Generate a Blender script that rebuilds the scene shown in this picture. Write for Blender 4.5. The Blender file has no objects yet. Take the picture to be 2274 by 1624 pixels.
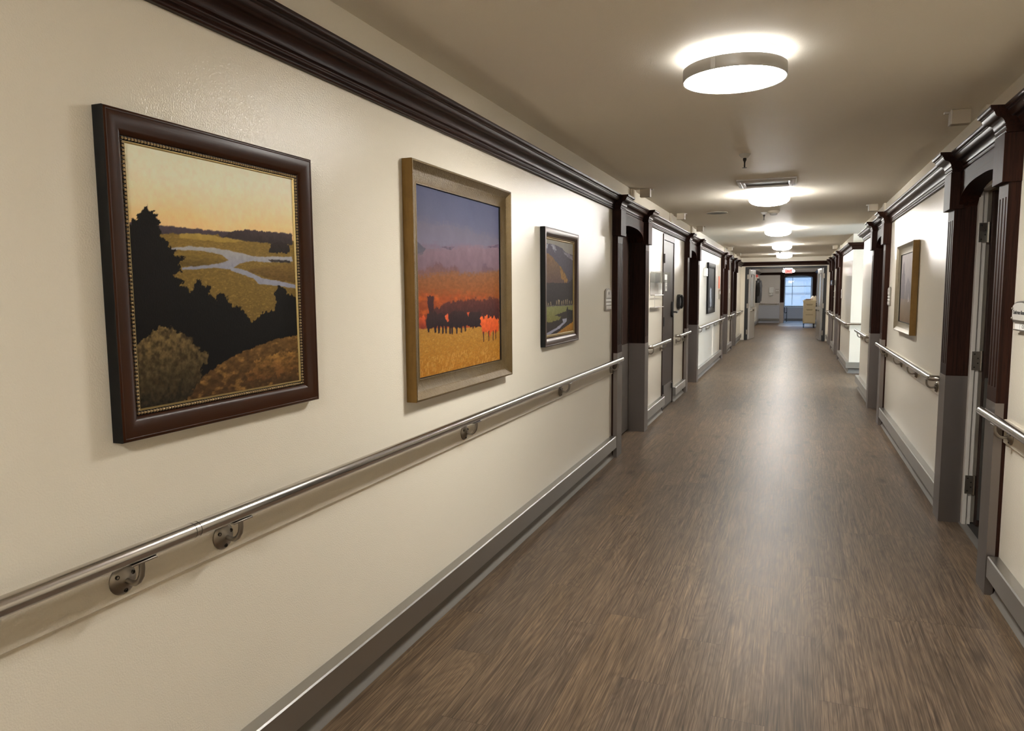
import bpy, bmesh, math, random
import numpy as np
from mathutils import Vector, Matrix
random.seed(7)
SC = bpy.context.scene
COL = SC.collection
PI = math.pi

# ------------------------------------------------------------------ camera, world, sun, exposure
W, H = 2.419, 2.44                       # corridor width and height (metres)
cam_d = bpy.data.cameras.new('camera')
cam = bpy.data.objects.new('camera', cam_d)
COL.objects.link(cam)
SC.camera = cam
yaw, pitch, roll = -0.3715, -0.1006, -0.0079
fw = Vector((math.sin(yaw) * math.cos(pitch), math.cos(yaw) * math.cos(pitch), math.sin(pitch)))
rt = Vector((math.cos(yaw), -math.sin(yaw), 0.0))
up = rt.cross(fw)
rt2 = math.cos(roll) * rt + math.sin(roll) * up
up2 = -math.sin(roll) * rt + math.cos(roll) * up
cam.matrix_world = Matrix(((rt2.x, up2.x, -fw.x, 1.471), (rt2.y, up2.y, -fw.y, 0.0),
                           (rt2.z, up2.z, -fw.z, 1.4636), (0, 0, 0, 1)))
cam_d.sensor_fit = 'HORIZONTAL'
cam_d.sensor_width = 36.0
cam_d.lens = 1600.0 / 2274.0 * 36.0
cam_d.clip_start = 0.05
cam_d.clip_end = 300

world = bpy.data.worlds.new('daylight')
SC.world = world
world.use_nodes = True
bg = world.node_tree.nodes['Background']
bg.inputs[0].default_value = (0.36, 0.60, 1.0, 1)
bg.inputs[1].default_value = 5.0

sun_d = bpy.data.lights.new('sun', 'SUN')
sun_d.energy = 8.0
sun_d.angle = math.radians(0.53)
sun_d.color = (1.0, 0.95, 0.88)
sun = bpy.data.objects.new('sun', sun_d)
COL.objects.link(sun)
sdir = Vector((-1.0, 0.74, -0.22)).normalized()
sun.rotation_euler = sdir.to_track_quat('-Z', 'Y').to_euler()
sun.location = (9, -2, 5)

vs = SC.view_settings
vs.view_transform = 'Standard'
vs.look = 'None'
vs.gamma = 1.0
vs.use_curve_mapping = False
vs.exposure = 0.92
SC.cycles.use_denoising = True
SC.cycles.max_bounces = 10
SC.cycles.diffuse_bounces = 6
SC.cycles.glossy_bounces = 4
SC.cycles.sample_clamp_indirect = 4.0
SC.cycles.caustics_reflective = False
SC.cycles.caustics_refractive = False

LAMP = 66.0            # radiance of the lamp diffusers

# daylight falling through the window at the end of the hall (a portal only guides sky samples)
por_d = bpy.data.lights.new('window_portal', 'AREA')
por_d.shape = 'RECTANGLE'
por_d.size = 1.2
por_d.size_y = 1.5
por_d.cycles.is_portal = True
por = bpy.data.objects.new('window_portal', por_d)
COL.objects.link(por)
por.location = (1.67, 37.95, 1.4)
por.rotation_euler = (-PI / 2, 0, 0)

# ------------------------------------------------------------------ materials
def srgb(r, g, b):
    f = lambda c: (c / 255 / 12.92) if c / 255 <= 0.04045 else ((c / 255 + 0.055) / 1.055) ** 2.4
    return (f(r), f(g), f(b), 1.0)


class NT:
    def __init__(s, name):
        s.m = bpy.data.materials.new(name)
        s.m.use_nodes = True
        s.t = s.m.node_tree
        s.b = s.t.nodes['Principled BSDF']
        s._co = None

    def n(s, typ, **kw):
        nd = s.t.nodes.new(typ)
        for k, v in kw.items():
            setattr(nd, k, v)
        return nd

    def l(s, a, b):
        s.t.links.new(a, b)

    def co(s):
        if s._co is None:
            s._co = s.n('ShaderNodeTexCoord').outputs['Object']
        return s._co

    def map(s, scale):
        m = s.n('ShaderNodeMapping')
        s.l(s.co(), m.inputs[0])
        m.inputs['Scale'].default_value = scale
        return m.outputs[0]

    def noise(s, scale, vec=None, detail=3.0, rough=0.5, dist=0.0):
        k = s.n('ShaderNodeTexNoise')
        k.inputs['Scale'].default_value = scale
        k.inputs['Detail'].default_value = detail
        k.inputs['Roughness'].default_value = rough
        k.inputs['Distortion'].default_value = dist
        s.l(vec if vec is not None else s.co(), k.inputs['Vector'])
        return k.outputs[0]

    def ramp(s, fac, stops):
        r = s.n('ShaderNodeValToRGB')
        e = r.color_ramp.elements
        while len(e) < len(stops):
            e.new(0.5)
        for i, (p, c) in enumerate(stops):
            e[i].position = p
            e[i].color = c if len(c) == 4 else (*c, 1)
        s.l(fac, r.inputs[0])
        return r.outputs[0]

    def mix(s, fac, a, b, mode='MIX'):
        m = s.n('ShaderNodeMix', data_type='RGBA', blend_type=mode)
        if isinstance(fac, (int, float)):
            m.inputs[0].default_value = fac
        else:
            s.l(fac, m.inputs[0])
        for i, v in ((6, a), (7, b)):
            if isinstance(v, (tuple, list)):
                m.inputs[i].default_value = v if len(v) == 4 else (*v, 1)
            else:
                s.l(v, m.inputs[i])
        return m.outputs[2]

    def math(s, op, a, b=0.0, c=0.0):
        m = s.n('ShaderNodeMath', operation=op)
        for i, v in enumerate((a, b, c)):
            if isinstance(v, (int, float)):
                m.inputs[i].default_value = v
            else:
                s.l(v, m.inputs[i])
        return m.outputs[0]

    def bump(s, height, strength=0.2, dist=0.002):
        k = s.n('ShaderNodeBump')
        k.inputs['Strength'].default_value = strength
        k.inputs['Distance'].default_value = dist
        s.l(height, k.inputs['Height'])
        s.l(k.outputs[0], s.b.inputs['Normal'])

    def set(s, **kw):
        for k, v in kw.items():
            inp = s.b.inputs[k.replace('_', ' ')]
            if isinstance(v, (int, float)):
                inp.default_value = v
            elif isinstance(v, tuple):
                inp.default_value = v if len(v) == 4 else (*v, 1)
            else:
                s.l(v, inp)
        return s


def plain(name, col, rough=0.5, metal=0.0, bump=None, var=0.0, **kw):
    t = NT(name)
    if var:
        f = t.noise(6.0)
        c2 = tuple(min(1, c * (1 + var)) for c in col[:3])
        c1 = tuple(c * (1 - var) for c in col[:3])
        t.set(Base_Color=t.mix(f, c1, c2))
    else:
        t.set(Base_Color=tuple(col))
    t.set(Roughness=rough, Metallic=metal)
    if bump:
        t.bump(t.noise(bump[0]), bump[1], bump[2])
    for k, v in kw.items():
        t.b.inputs[k.replace('_', ' ')].default_value = v
    return t.m


def wall_mat(name, col, rough, scale, strength):
    t = NT(name)
    f = t.noise(1.3, detail=2)
    t.set(Base_Color=t.mix(f, tuple(c * 0.97 for c in col), tuple(min(1, c * 1.03) for c in col)))
    fine = t.noise(scale, detail=1.5, rough=0.45)
    t.set(Roughness=rough)
    t.b.inputs['Specular IOR Level'].default_value = 0.26
    t.bump(fine, strength, 0.004)
    return t.m


def wood_mat(name, axis, dark, light, rough=0.40, gscale=1.0, coat=0.0, spec=0.17):
    t = NT(name)
    long, cross = 2.2 * gscale, 95.0 * gscale
    sc = {'x': (long, cross, cross), 'y': (cross, long, cross), 'z': (cross, cross, long)}[axis]
    v = t.map(sc)
    g = t.noise(1.0, v, detail=5, rough=0.62, dist=0.35)
    sc2 = tuple(k * 3.4 for k in sc)
    p = t.noise(1.0, t.map(sc2), detail=3, rough=0.6)
    col = t.ramp(g, [(0.32, dark), (0.56, light), (0.75, tuple(c * 0.75 for c in light[:3]))])
    col = t.mix(t.math('MULTIPLY', t.math('LESS_THAN', p, 0.40), 0.55), col, tuple(c * 0.45 for c in dark[:3]))
    t.set(Base_Color=col, Roughness=t.math('MULTIPLY_ADD', g, 0.12, rough - 0.06))
    t.b.inputs['Coat Weight'].default_value = coat
    t.b.inputs['Specular IOR Level'].default_value = spec
    t.b.inputs['Coat Roughness'].default_value = 0.16
    t.bump(p, 0.22, 0.0012)
    return t.m


def steel_mat(name, axis, col=(0.52, 0.51, 0.49), rough=0.3, streak=0.05):
    t = NT(name)
    sc = {'x': (2, 260, 260), 'y': (260, 2, 260), 'z': (260, 260, 2)}[axis]
    g = t.noise(1.0, t.map(sc), detail=2)
    bl = t.noise(5.0, detail=3)
    t.set(Base_Color=t.mix(bl, tuple(c * 0.88 for c in col), col), Metallic=1.0)
    r = t.math('MULTIPLY_ADD', g, streak, rough - streak / 2)
    r = t.math('ADD', r, t.math('MULTIPLY', t.math('SUBTRACT', bl, 0.5), 0.05))
    t.set(Roughness=r)
    t.bump(g, 0.02, 0.0003)
    return t.m


def floor_mat():
    t = NT('vinyl_plank')
    pw, pl = 0.176, 1.22
    sep = t.n('ShaderNodeSeparateXYZ')
    t.l(t.co(), sep.inputs[0])
    x, y = sep.outputs[0], sep.outputs[1]
    xs = t.math('DIVIDE', t.math('ADD', x, 1.041), pw)
    row = t.math('FLOOR', xs)
    fx = t.math('FRACT', xs)
    wn = t.n('ShaderNodeTexWhiteNoise', noise_dimensions='1D')
    t.l(row, wn.inputs['W'])
    ys = t.math('ADD', t.math('DIVIDE', y, pl), t.math('MULTIPLY', wn.outputs[0], 5.0))
    colm = t.math('FLOOR', ys)
    fy = t.math('FRACT', ys)
    idv = t.n('ShaderNodeCombineXYZ')
    t.l(row, idv.inputs[0])
    t.l(colm, idv.inputs[1])
    wn2 = t.n('ShaderNodeTexWhiteNoise', noise_dimensions='3D')
    t.l(idv.outputs[0], wn2.inputs['Vector'])
    rnd = wn2.outputs[0]
    # plank-local coordinates with a random offset per plank
    off = t.n('ShaderNodeVectorMath', operation='SCALE')
    t.l(wn2.outputs[1], off.inputs[0])
    off.inputs['Scale'].default_value = 37.0
    loc = t.n('ShaderNodeVectorMath', operation='ADD')
    t.l(t.co(), loc.inputs[0])
    t.l(off.outputs[0], loc.inputs[1])

    def mp(scale):
        m = t.n('ShaderNodeMapping')
        t.l(loc.outputs[0], m.inputs[0])
        m.inputs['Scale'].default_value = scale
        return m.outputs[0]
    # cathedral rings: noise contours stretched along the plank
    broad = t.noise(1.0, mp((7.0, 0.95, 1)), detail=2.5, rough=0.5, dist=0.5)
    rings = t.math('SINE', t.math('MULTIPLY', broad, 120.0))
    grain = t.noise(1.0, mp((150, 3.2, 1)), detail=4, rough=0.65)
    fine = t.noise(1.0, mp((330, 4.5, 1)), detail=3, rough=0.65)
    tone = t.noise(1.0, mp((16.0, 1.6, 1)), detail=4, rough=0.62)
    # knots
    vor = t.n('ShaderNodeTexVoronoi', feature='F1', distance='EUCLIDEAN')
    t.l(mp((4.2, 1.7, 1)), vor.inputs['Vector'])
    vor.inputs['Scale'].default_value = 1.0
    kd = t.math('ADD', vor.outputs['Distance'], t.math('MULTIPLY', t.math('SUBTRACT', fine, 0.5), 0.10))
    knot = t.ramp(kd, [(0.0, (1, 1, 1, 1)), (0.06, (0.75, 0.75, 0.75, 1)), (0.17, (0, 0, 0, 1))])
    base = t.ramp(tone, [(0.25, (0.098, 0.070, 0.045)), (0.5, (0.122, 0.088, 0.059)), (0.75, (0.150, 0.108, 0.073))])
    tint = t.ramp(rnd, [(0.0, (0.86, 0.85, 0.86)), (0.5, (1.0, 0.98, 0.97)), (1.0, (1.13, 1.08, 1.0))])
    base = t.mix(1.0, base, tint, 'MULTIPLY')
    g1 = t.ramp(grain, [(0.36, (0.45, 0.43, 0.42)), (0.52, (1, 1, 1)), (0.66, (1.36, 1.34, 1.32))])
    base = t.mix(0.85, base, g1, 'MULTIPLY')
    rg = t.ramp(t.math('MULTIPLY_ADD', rings, 0.5, 0.5), [(0.0, (0.72, 0.70, 0.68)), (0.5, (1, 1, 1)), (1.0, (1.16, 1.15, 1.13))])
    base = t.mix(0.5, base, rg, 'MULTIPLY')
    f1 = t.ramp(fine, [(0.38, (0.58, 0.56, 0.54)), (0.5, (1, 1, 1)), (0.62, (1.36, 1.33, 1.3))])
    base = t.mix(0.75, base, f1, 'MULTIPLY')
    base = t.mix(t.math('MULTIPLY', knot, 0.8), base, (0.022, 0.015, 0.011))
    # joints
    ex = t.math('MULTIPLY', t.math('MINIMUM', fx, t.math('SUBTRACT', 1.0, fx)), pw)
    ey = t.math('MULTIPLY', t.math('MINIMUM', fy, t.math('SUBTRACT', 1.0, fy)), pl)
    joint = t.math('LESS_THAN', t.math('MINIMUM', ex, ey), 0.0011)
    base = t.mix(t.math('MULTIPLY', joint, 0.55), base, (0.02, 0.014, 0.011))
    t.set(Base_Color=base)
    rr = t.math('MULTIPLY_ADD', grain, 0.14, 0.36)
    t.b.inputs['Specular IOR Level'].default_value = 0.2
    t.set(Roughness=rr)
    hgt = t.math('ADD', t.math('MULTIPLY', fine, 0.6), t.math('ADD', t.math('MULTIPLY', rings, 0.10), t.math('MULTIPLY', joint, -1.0)))
    t.bump(hgt, 0.32, 0.0010)
    return t.m


def frame_gold(name, c1, c2, rough=0.42, metal=0.55, emb=True):
    t = NT(name)
    a = t.noise(22, detail=4, rough=0.6)
    st = t.noise(1.0, t.map((90, 90, 6)), detail=3)
    t.set(Base_Color=t.mix(t.math('MULTIPLY', t.math('ADD', a, st), 0.5), c1, c2), Metallic=metal, Roughness=rough)
    if emb:
        w = t.noise(75, detail=2.0, rough=0.5, dist=2.6)
        t.bump(w, 0.5, 0.004)
    else:
        t.bump(st, 0.12, 0.001)
    return t.m


def paint_mat(name, rough=0.6, bump=0.25):
    t = NT(name)
    at = t.n('ShaderNodeAttribute', attribute_name='paint')
    t.set(Base_Color=at.outputs['Color'], Roughness=rough)
    t.b.inputs['Specular IOR Level'].default_value = 0.1
    t.bump(t.noise(1.0, t.map((160, 240, 160)), detail=3), bump, 0.0012)
    return t.m


def glow(name, col, strength):
    t = NT(name)
    t.set(Base_Color=(0.85, 0.85, 0.85), Roughness=0.4)
    t.b.inputs['Emission Color'].default_value = (*col, 1)
    t.b.inputs['Emission Strength'].default_value = strength
    return t.m


def glass_mat(name, tint=(1, 1, 1), alpha_mix=0.86, rough=0.05):
    """thin pane: mostly see-through with a glossy film"""
    t = NT(name)
    tr = t.n('ShaderNodeBsdfTransparent')
    tr.inputs[0].default_value = (*tint, 1)
    gl = t.n('ShaderNodeBsdfGlossy')
    gl.inputs['Roughness'].default_value = rough
    mx = t.n('ShaderNodeMixShader')
    mx.inputs[0].default_value = 1 - alpha_mix
    t.l(tr.outputs[0], mx.inputs[1])
    t.l(gl.outputs[0], mx.inputs[2])
    t.l(mx.outputs[0], t.t.nodes['Material Output'].inputs[0])
    return t.m


M = {}
M['wall'] = wall_mat('cream_wall_paint', (0.80, 0.74, 0.625), 0.16, 230.0, 0.27)
M['wall_grey'] = wall_mat('pale_grey_wall_paint', (0.60, 0.57, 0.55), 0.4, 190.0, 0.12)
M['wainscot'] = wall_mat('blue_grey_wainscot', (0.42, 0.44, 0.50), 0.4, 190.0, 0.1)
M['ceiling'] = wall_mat('beige_ceiling_paint', (0.87, 0.81, 0.70), 0.6, 260.0, 0.25)
M['floor'] = floor_mat()
M['tile'] = plain('pale_glossy_floor_tile', (0.42, 0.43, 0.44), 0.2, var=0.05)
M['callbox'] = plain('beige_call_light_plastic', (0.50, 0.435, 0.34), 0.5)
M['carpet'] = plain('dark_carpet', (0.035, 0.03, 0.026), 0.95, bump=(320, 0.8, 0.01), var=0.3)
DK, LT = (0.0105, 0.0034, 0.0018), (0.026, 0.0085, 0.0046)
M['wood_z'] = wood_mat('dark_stained_oak_upright', 'z', DK, LT, rough=0.54, spec=0.12)
M['wood_y'] = wood_mat('dark_stained_oak_lengthwise', 'y', DK, LT)
M['wood_arch'] = wood_mat('dark_stained_oak_header', 'y', DK, LT, rough=0.55, gscale=0.55, spec=0.1)
M['wood_x'] = wood_mat('dark_stained_oak_across', 'x', DK, LT)
M['door'] = wood_mat('dark_door_veneer', 'z', (0.016, 0.009, 0.007), (0.040, 0.024, 0.019), rough=0.42, gscale=0.7)
M['steel_y'] = steel_mat('brushed_steel_lengthwise', 'y', col=(0.46, 0.45, 0.43), rough=0.34, streak=0.03)
M['steel_z'] = steel_mat('brushed_steel_upright', 'z', col=(0.50, 0.49, 0.48), rough=0.34)
M['steel_x'] = steel_mat('brushed_steel_across', 'x', rough=0.3)
M['guard'] = steel_mat('steel_corner_guard', 'z', col=(0.235, 0.208, 0.195), rough=0.40, streak=0.08)
M['rail'] = steel_mat('polished_handrail_steel', 'y', col=(0.56, 0.53, 0.50), rough=0.22, streak=0.1)
M['castmetal'] = plain('satin_cast_steel', (0.30, 0.27, 0.235), 0.36, 1.0, var=0.12)
M['darkmetal'] = plain('dark_screw_steel', (0.06, 0.055, 0.05), 0.35, 1.0)
M['chrome'] = plain('chrome', (0.75, 0.75, 0.76), 0.14, 1.0)
M['cove'] = plain('grey_vinyl_cove', (0.16, 0.148, 0.135), 0.36, var=0.06)
M['black'] = plain('black_lacquer', (0.005, 0.005, 0.005), 0.45, Specular_IOR_Level=0.2)
M['blackmat'] = plain('matt_black_plastic', (0.012, 0.012, 0.013), 0.5)
M['white'] = plain('white_plastic', (0.75, 0.75, 0.73), 0.38)
M['cream_plastic'] = plain('cream_plastic', (0.60, 0.53, 0.42), 0.42)
M['whitepaint'] = plain('white_frame_paint', (0.55, 0.52, 0.48), 0.36, var=0.03)
M['paper'] = plain('white_paper', (0.8, 0.79, 0.76), 0.7)
M['greypanel'] = plain('grey_panel', (0.42, 0.39, 0.36), 0.5)
M['clear'] = glass_mat('clear_acrylic', (0.97, 0.98, 0.98), 0.84, 0.06)
M['glass'] = glass_mat('window_glass', (0.97, 0.99, 1.0), 0.93, 0.02)
M['lamp'] = glow('lit_lamp_diffuser', (1.0, 0.972, 0.915), LAMP)
M['lampedge'] = glow('lit_lamp_edge', (1.0, 0.99, 0.97), LAMP * 0.07)
M['lampbase'] = plain('white_lamp_base', (0.82, 0.82, 0.82), 0.35)
M['lampring'] = plain('brushed_nickel_lamp_ring', (0.56, 0.545, 0.52), 0.45, 0.6, var=0.12)
M['redglow'] = glow('lit_red_letters', (1.0, 0.02, 0.02), 0.75)
M['whiteglow'] = glow('lit_white_lamp', (1.0, 0.98, 0.95), 5.0)
M['beige'] = plain('beige_cart_plastic', (0.50, 0.43, 0.29), 0.42)
M['beigedk'] = plain('darker_beige_plastic', (0.30, 0.25, 0.16), 0.45)
M['blue'] = plain('blue_plastic', (0.03, 0.12, 0.32), 0.4)
M['red'] = plain('red_plastic', (0.45, 0.03, 0.025), 0.4)
M['orange'] = plain('orange_print', (0.62, 0.11, 0.03), 0.5)
M['cloth'] = plain('dark_cloth', (0.012, 0.012, 0.014), 0.9, var=0.4)
M['blind'] = plain('white_blind', (0.75, 0.8, 0.86), 0.6)
M['vent'] = plain('satin_aluminium_vent', (0.70, 0.70, 0.71), 0.3, 0.7, var=0.06)
M['ventdark'] = plain('grey_vent_mesh', (0.10, 0.092, 0.085), 0.7)
M['speaker'] = plain('grey_speaker_mesh', (0.20, 0.21, 0.20), 0.6)
M['facade'] = plain('pale_outside_wall', (0.085, 0.10, 0.115), 0.7, var=0.06)
M['facadedk'] = plain('outside_blue_grey_band', (0.05, 0.06, 0.07), 0.6)
M['snow'] = plain('snow', (0.17, 0.18, 0.19), 0.8)

# ------------------------------------------------------------------ mesh helpers
class MB:
    def __init__(s):
        s.v, s.f = [], []

    def add(s, vs_, fs):
        o = len(s.v)
        s.v += [tuple(p) for p in vs_]
        s.f += [tuple(i + o for i in f) for f in fs]
        return s

    def box(s, x0, x1, y0, y1, z0, z1):
        x0, x1 = sorted((x0, x1)); y0, y1 = sorted((y0, y1)); z0, z1 = sorted((z0, z1))
        return s.add([(x0, y0, z0), (x1, y0, z0), (x1, y1, z0), (x0, y1, z0), (x0, y0, z1), (x1, y0, z1), (x1, y1, z1), (x0, y1, z1)],
                     [(0, 3, 2, 1), (4, 5, 6, 7), (0, 1, 5, 4), (1, 2, 6, 5), (2, 3, 7, 6), (3, 0, 4, 7)])

    def prism(s, pts, axis, a0, a1):
        """pts: polygon in the two other axes (x: (y,z), y: (x,z), z: (x,y))"""
        n = len(pts)
        def mk(p, a):
            return {'x': (a, p[0], p[1]), 'y': (p[0], a, p[1]), 'z': (p[0], p[1], a)}[axis]
        vs_ = [mk(p, a0) for p in pts] + [mk(p, a1) for p in pts]
        fs = [tuple(range(n)), tuple(range(2 * n - 1, n - 1, -1))]
        fs += [(i, (i + 1) % n, n + (i + 1) % n, n + i) for i in range(n)]
        return s.add(vs_, fs)

    def lathe(s, prof, c, axis='z', seg=32, sx=1.0):
        vs_, fs = [], []
        n = len(prof)
        for k in range(seg):
            a = 2 * PI * k / seg
            for r, h in prof:
                u, w = r * math.cos(a) * sx, r * math.sin(a)
                p = {'z': (u, w, h), 'x': (h, u, w), 'y': (u, h, w)}[axis]
                vs_.append((c[0] + p[0], c[1] + p[1], c[2] + p[2]))
        for k in range(seg):
            k2 = (k + 1) % seg
            for i in range(n - 1):
                fs.append((k * n + i, k * n + i + 1, k2 * n + i + 1, k2 * n + i))
        if prof[0][0] > 1e-6:
            fs.append(tuple(k * n for k in range(seg)))
        if prof[-1][0] > 1e-6:
            fs.append(tuple(k * n + n - 1 for k in range(seg))[::-1])
        return s.add(vs_, fs)

    def tube(s, path, r, seg=14, cap=True):
        P = [Vector(p) for p in path]
        n = len(P)
        t0 = (P[1] - P[0]).normalized()
        ref = Vector((0, 0, 1)) if abs(t0.z) < 0.9 else Vector((1, 0, 0))
        nrm = t0.cross(ref).normalized()
        vs_, fs = [], []
        prev = t0
        for i in range(n):
            if i == 0: t = t0
            elif i == n - 1: t = (P[-1] - P[-2]).normalized()
            else: t = ((P[i] - P[i - 1]).normalized() + (P[i + 1] - P[i]).normalized()).normalized()
            q = prev.rotation_difference(t)
            nrm = (q @ nrm)
            nrm = (nrm - t * nrm.dot(t)).normalized()
            b = t.cross(nrm)
            prev = t
            rr = r[i] if isinstance(r, (list, tuple)) else r
            for k in range(seg):
                a = 2 * PI * k / seg
                vs_.append(P[i] + (math.cos(a) * nrm + math.sin(a) * b) * rr)
        for i in range(n - 1):
            for k in range(seg):
                k2 = (k + 1) % seg
                fs.append((i * seg + k, i * seg + k2, (i + 1) * seg + k2, (i + 1) * seg + k))
        if cap:
            fs.append(tuple(range(seg))[::-1])
            fs.append(tuple((n - 1) * seg + k for k in range(seg)))
        return s.add(vs_, fs)

    def sphere(s, c, r, nu=8, nv=5, sq=(1, 1, 1)):
        prof = [(r * math.sin(PI * i / nv), -r * math.cos(PI * i / nv)) for i in range(nv + 1)]
        prof[0] = (0.0, -r); prof[-1] = (0.0, r)
        o = len(s.v)
        s.lathe(prof, (0, 0, 0), 'z', nu)
        for i in range(o, len(s.v)):
            p = s.v[i]
            s.v[i] = (c[0] + p[0] * sq[0], c[1] + p[1] * sq[1], c[2] + p[2] * sq[2])
        return s

    def rings(s, ringlist, close=False, cap0=False, cap1=False):
        """skin equal-length closed loops"""
        n = len(ringlist[0])
        vs_ = [p for r in ringlist for p in r]
        fs = []
        m = len(ringlist)
        for i in range(m if close else m - 1):
            j = (i + 1) % m
            for k in range(n):
                k2 = (k + 1) % n
                fs.append((i * n + k, i * n + k2, j * n + k2, j * n + k))
        if cap0: fs.append(tuple(range(n))[::-1])
        if cap1: fs.append(tuple((m - 1) * n + k for k in range(n)))
        return s.add(vs_, fs)


def world_loc(o):
    p = Vector((0, 0, 0))
    while o is not None:
        p += o.location
        o = o.parent
    return p


def obj(name, mb, mat, parent=None, loc=None, bevel=0.0, ang=38, seg=2):
    """link one mesh object; mb is in world coordinates"""
    me = bpy.data.meshes.new(name)
    org = world_loc(parent) if parent is not None else Vector(loc or (0, 0, 0))
    me.from_pydata([tuple(Vector(p) - org) for p in mb.v], [], mb.f)
    bm = bmesh.new()
    bm.from_mesh(me)
    bmesh.ops.remove_doubles(bm, verts=bm.verts, dist=1e-6)
    bmesh.ops.recalc_face_normals(bm, faces=bm.faces)
    bm.to_mesh(me)
    bm.free()
    me.polygons.foreach_set('use_smooth', [True] * len(me.polygons))
    me.set_sharp_from_angle(angle=math.radians(ang))
    me.materials.append(mat)
    o = bpy.data.objects.new(name, me)
    COL.objects.link(o)
    if parent is not None:
        o.parent = parent
    else:
        o.location = org
    if bevel:
        b = o.modifiers.new('bevel', 'BEVEL')
        b.width = bevel
        b.segments = seg
        b.limit_method = 'ANGLE'
        b.angle_limit = math.radians(40)
    return o


def tag(o, label, cat, group=None, kind=None):
    o['label'] = label
    o['category'] = cat
    if group: o['group'] = group
    if kind: o['kind'] = kind
    return o


def thing(name, label, cat, loc, group=None):
    o = bpy.data.objects.new(name, None)
    o.empty_display_size = 0.1
    COL.objects.link(o)
    o.location = loc
    return tag(o, label, cat, group)


def struct(name, mb=None, mat=None, loc=None, bevel=0.0):
    if mb is None:
        o = bpy.data.objects.new(name, None)
        COL.objects.link(o)
        o.location = loc or (0, 0, 0)
    else:
        o = obj(name, mb, mat, None, loc, bevel)
    o['kind'] = 'structure'
    return o


def box(*a):
    return MB().box(*a)


def wx(side, d):
    """x of a point d metres out from the left or the right wall"""
    return d if side == 'L' else W - d


def text_mesh(name, body, size, mat, parent, rot, pos, depth=0.0006, bold=0.0, sx=1.0):
    cu = bpy.data.curves.new(name, 'FONT')
    cu.body = body
    cu.size = size
    cu.extrude = depth
    cu.offset = bold
    cu.align_x = 'CENTER'
    cu.align_y = 'CENTER'
    tmp = bpy.data.objects.new(name, cu)
    COL.objects.link(tmp)
    bpy.context.view_layer.update()
    dg = bpy.context.evaluated_depsgraph_get()
    me = bpy.data.meshes.new_from_object(tmp.evaluated_get(dg))
    bpy.data.objects.remove(tmp)
    Mx = Matrix.Translation(Vector(pos) - world_loc(parent)) @ rot.to_4x4() @ Matrix.Diagonal((sx, 1, 1, 1))
    me.transform(Mx)
    me.materials.clear()
    me.materials.append(mat)
    o = bpy.data.objects.new(name, me)
    COL.objects.link(o)
    o.parent = parent
    return o


ROT_L = Matrix(((0, 0, 1), (1, 0, 0), (0, 1, 0)))      # lettering on the left wall (reads along +y)
ROT_R = Matrix(((0, 0, -1), (-1, 0, 0), (0, 1, 0)))    # lettering on the right wall
ROT_F = Matrix(((1, 0, 0), (0, 0, -1), (0, 1, 0)))     # lettering facing the camera end

# ------------------------------------------------------------------ room shell
WT = 0.16                      # wall thickness
L_OPEN = [(6.37, 7.45), (8.80, 9.60), (10.78, 11.83), (16.40, 17.42), (19.15, 20.17), (26.0, 27.05)]
R_OPEN = [(4.10, 5.13), (8.83, 9.86), (16.93, 17.96), (20.03, 21.06)]
LOB0, LOB1 = 11.85, 14.0       # opening to the side lobby on the right
YB0, YEND, YBACK, YWIN = -6.5, 22.65, 35.0, 37.7

struct('floor', box(-0.6, 6.4, -6.8, 38.0, -0.12, 0.0), M['floor'])
struct('ceiling', box(-0.6, 6.4, -6.8, 38.0, H, H + 0.12), M['ceiling'])


def wall_run(mb, side, y0, y1, opens):
    xa, xb = wx(side, 0), wx(side, -WT)
    y = y0
    for a, b in opens:
        if a < y0 or b > y1: continue
        mb.box(xa, xb, y, a - 0.02, 0, H)
        mb.box(xa, xb, a - 0.02, b + 0.02, 2.10 if abs(a - 8.80) > 0.01 else 2.16, H)
        y = b + 0.02
    mb.box(xa, xb, y, y1, 0, H)
    return mb


struct('wall_left', wall_run(MB(), 'L', YB0, YBACK, L_OPEN), M['wall'])
struct('wall_right', wall_run(wall_run(MB(), 'R', YB0, LOB0, R_OPEN[:2]), 'R', LOB1, YBACK, R_OPEN[2:]), M['wall'])
struct('wall_back', box(-WT, W + WT, YB0 - 0.1, YB0, 0, H), M['wall'])
# wall that carries the double doors
struct('wall_far', MB().box(0, 0.12, YEND, YEND + 0.1, 0, H).box(2.35, W, YEND, YEND + 0.1, 0, H)
       .box(0.12, 2.35, YEND, YEND + 0.1, 2.17, H), M['wall'])
# end wall of the hall behind the doors, with the way into the window bay
struct('wall_end', MB().box(-WT, 1.06, YBACK, YBACK + 0.12, 0.855, H).box(2.28, W + WT, YBACK, YBACK + 0.12, 0.0, H)
       .box(1.06, 2.28, YBACK, YBACK + 0.12, 2.12, H), M['wall_grey'])
struct('wall_end_lower', box(-WT, 1.06, YBACK, YBACK + 0.12, 0, 0.855), M['wainscot'])
struct('wall_bay', MB().box(0.80, 0.90, YBACK + 0.12, 38.0, 0, H).box(2.52, 2.62, YBACK + 0.12, 38.0, 0, H)
       .box(0.90, 1.05, YWIN, YWIN + 0.12, 0, H).box(2.29, 2.52, YWIN, YWIN + 0.12, 0, H)
       .box(1.05, 2.29, YWIN, YWIN + 0.12, 0, 0.67).box(1.05, 2.29, YWIN, YWIN + 0.12, 2.16, H), M['wall_grey'])
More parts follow.
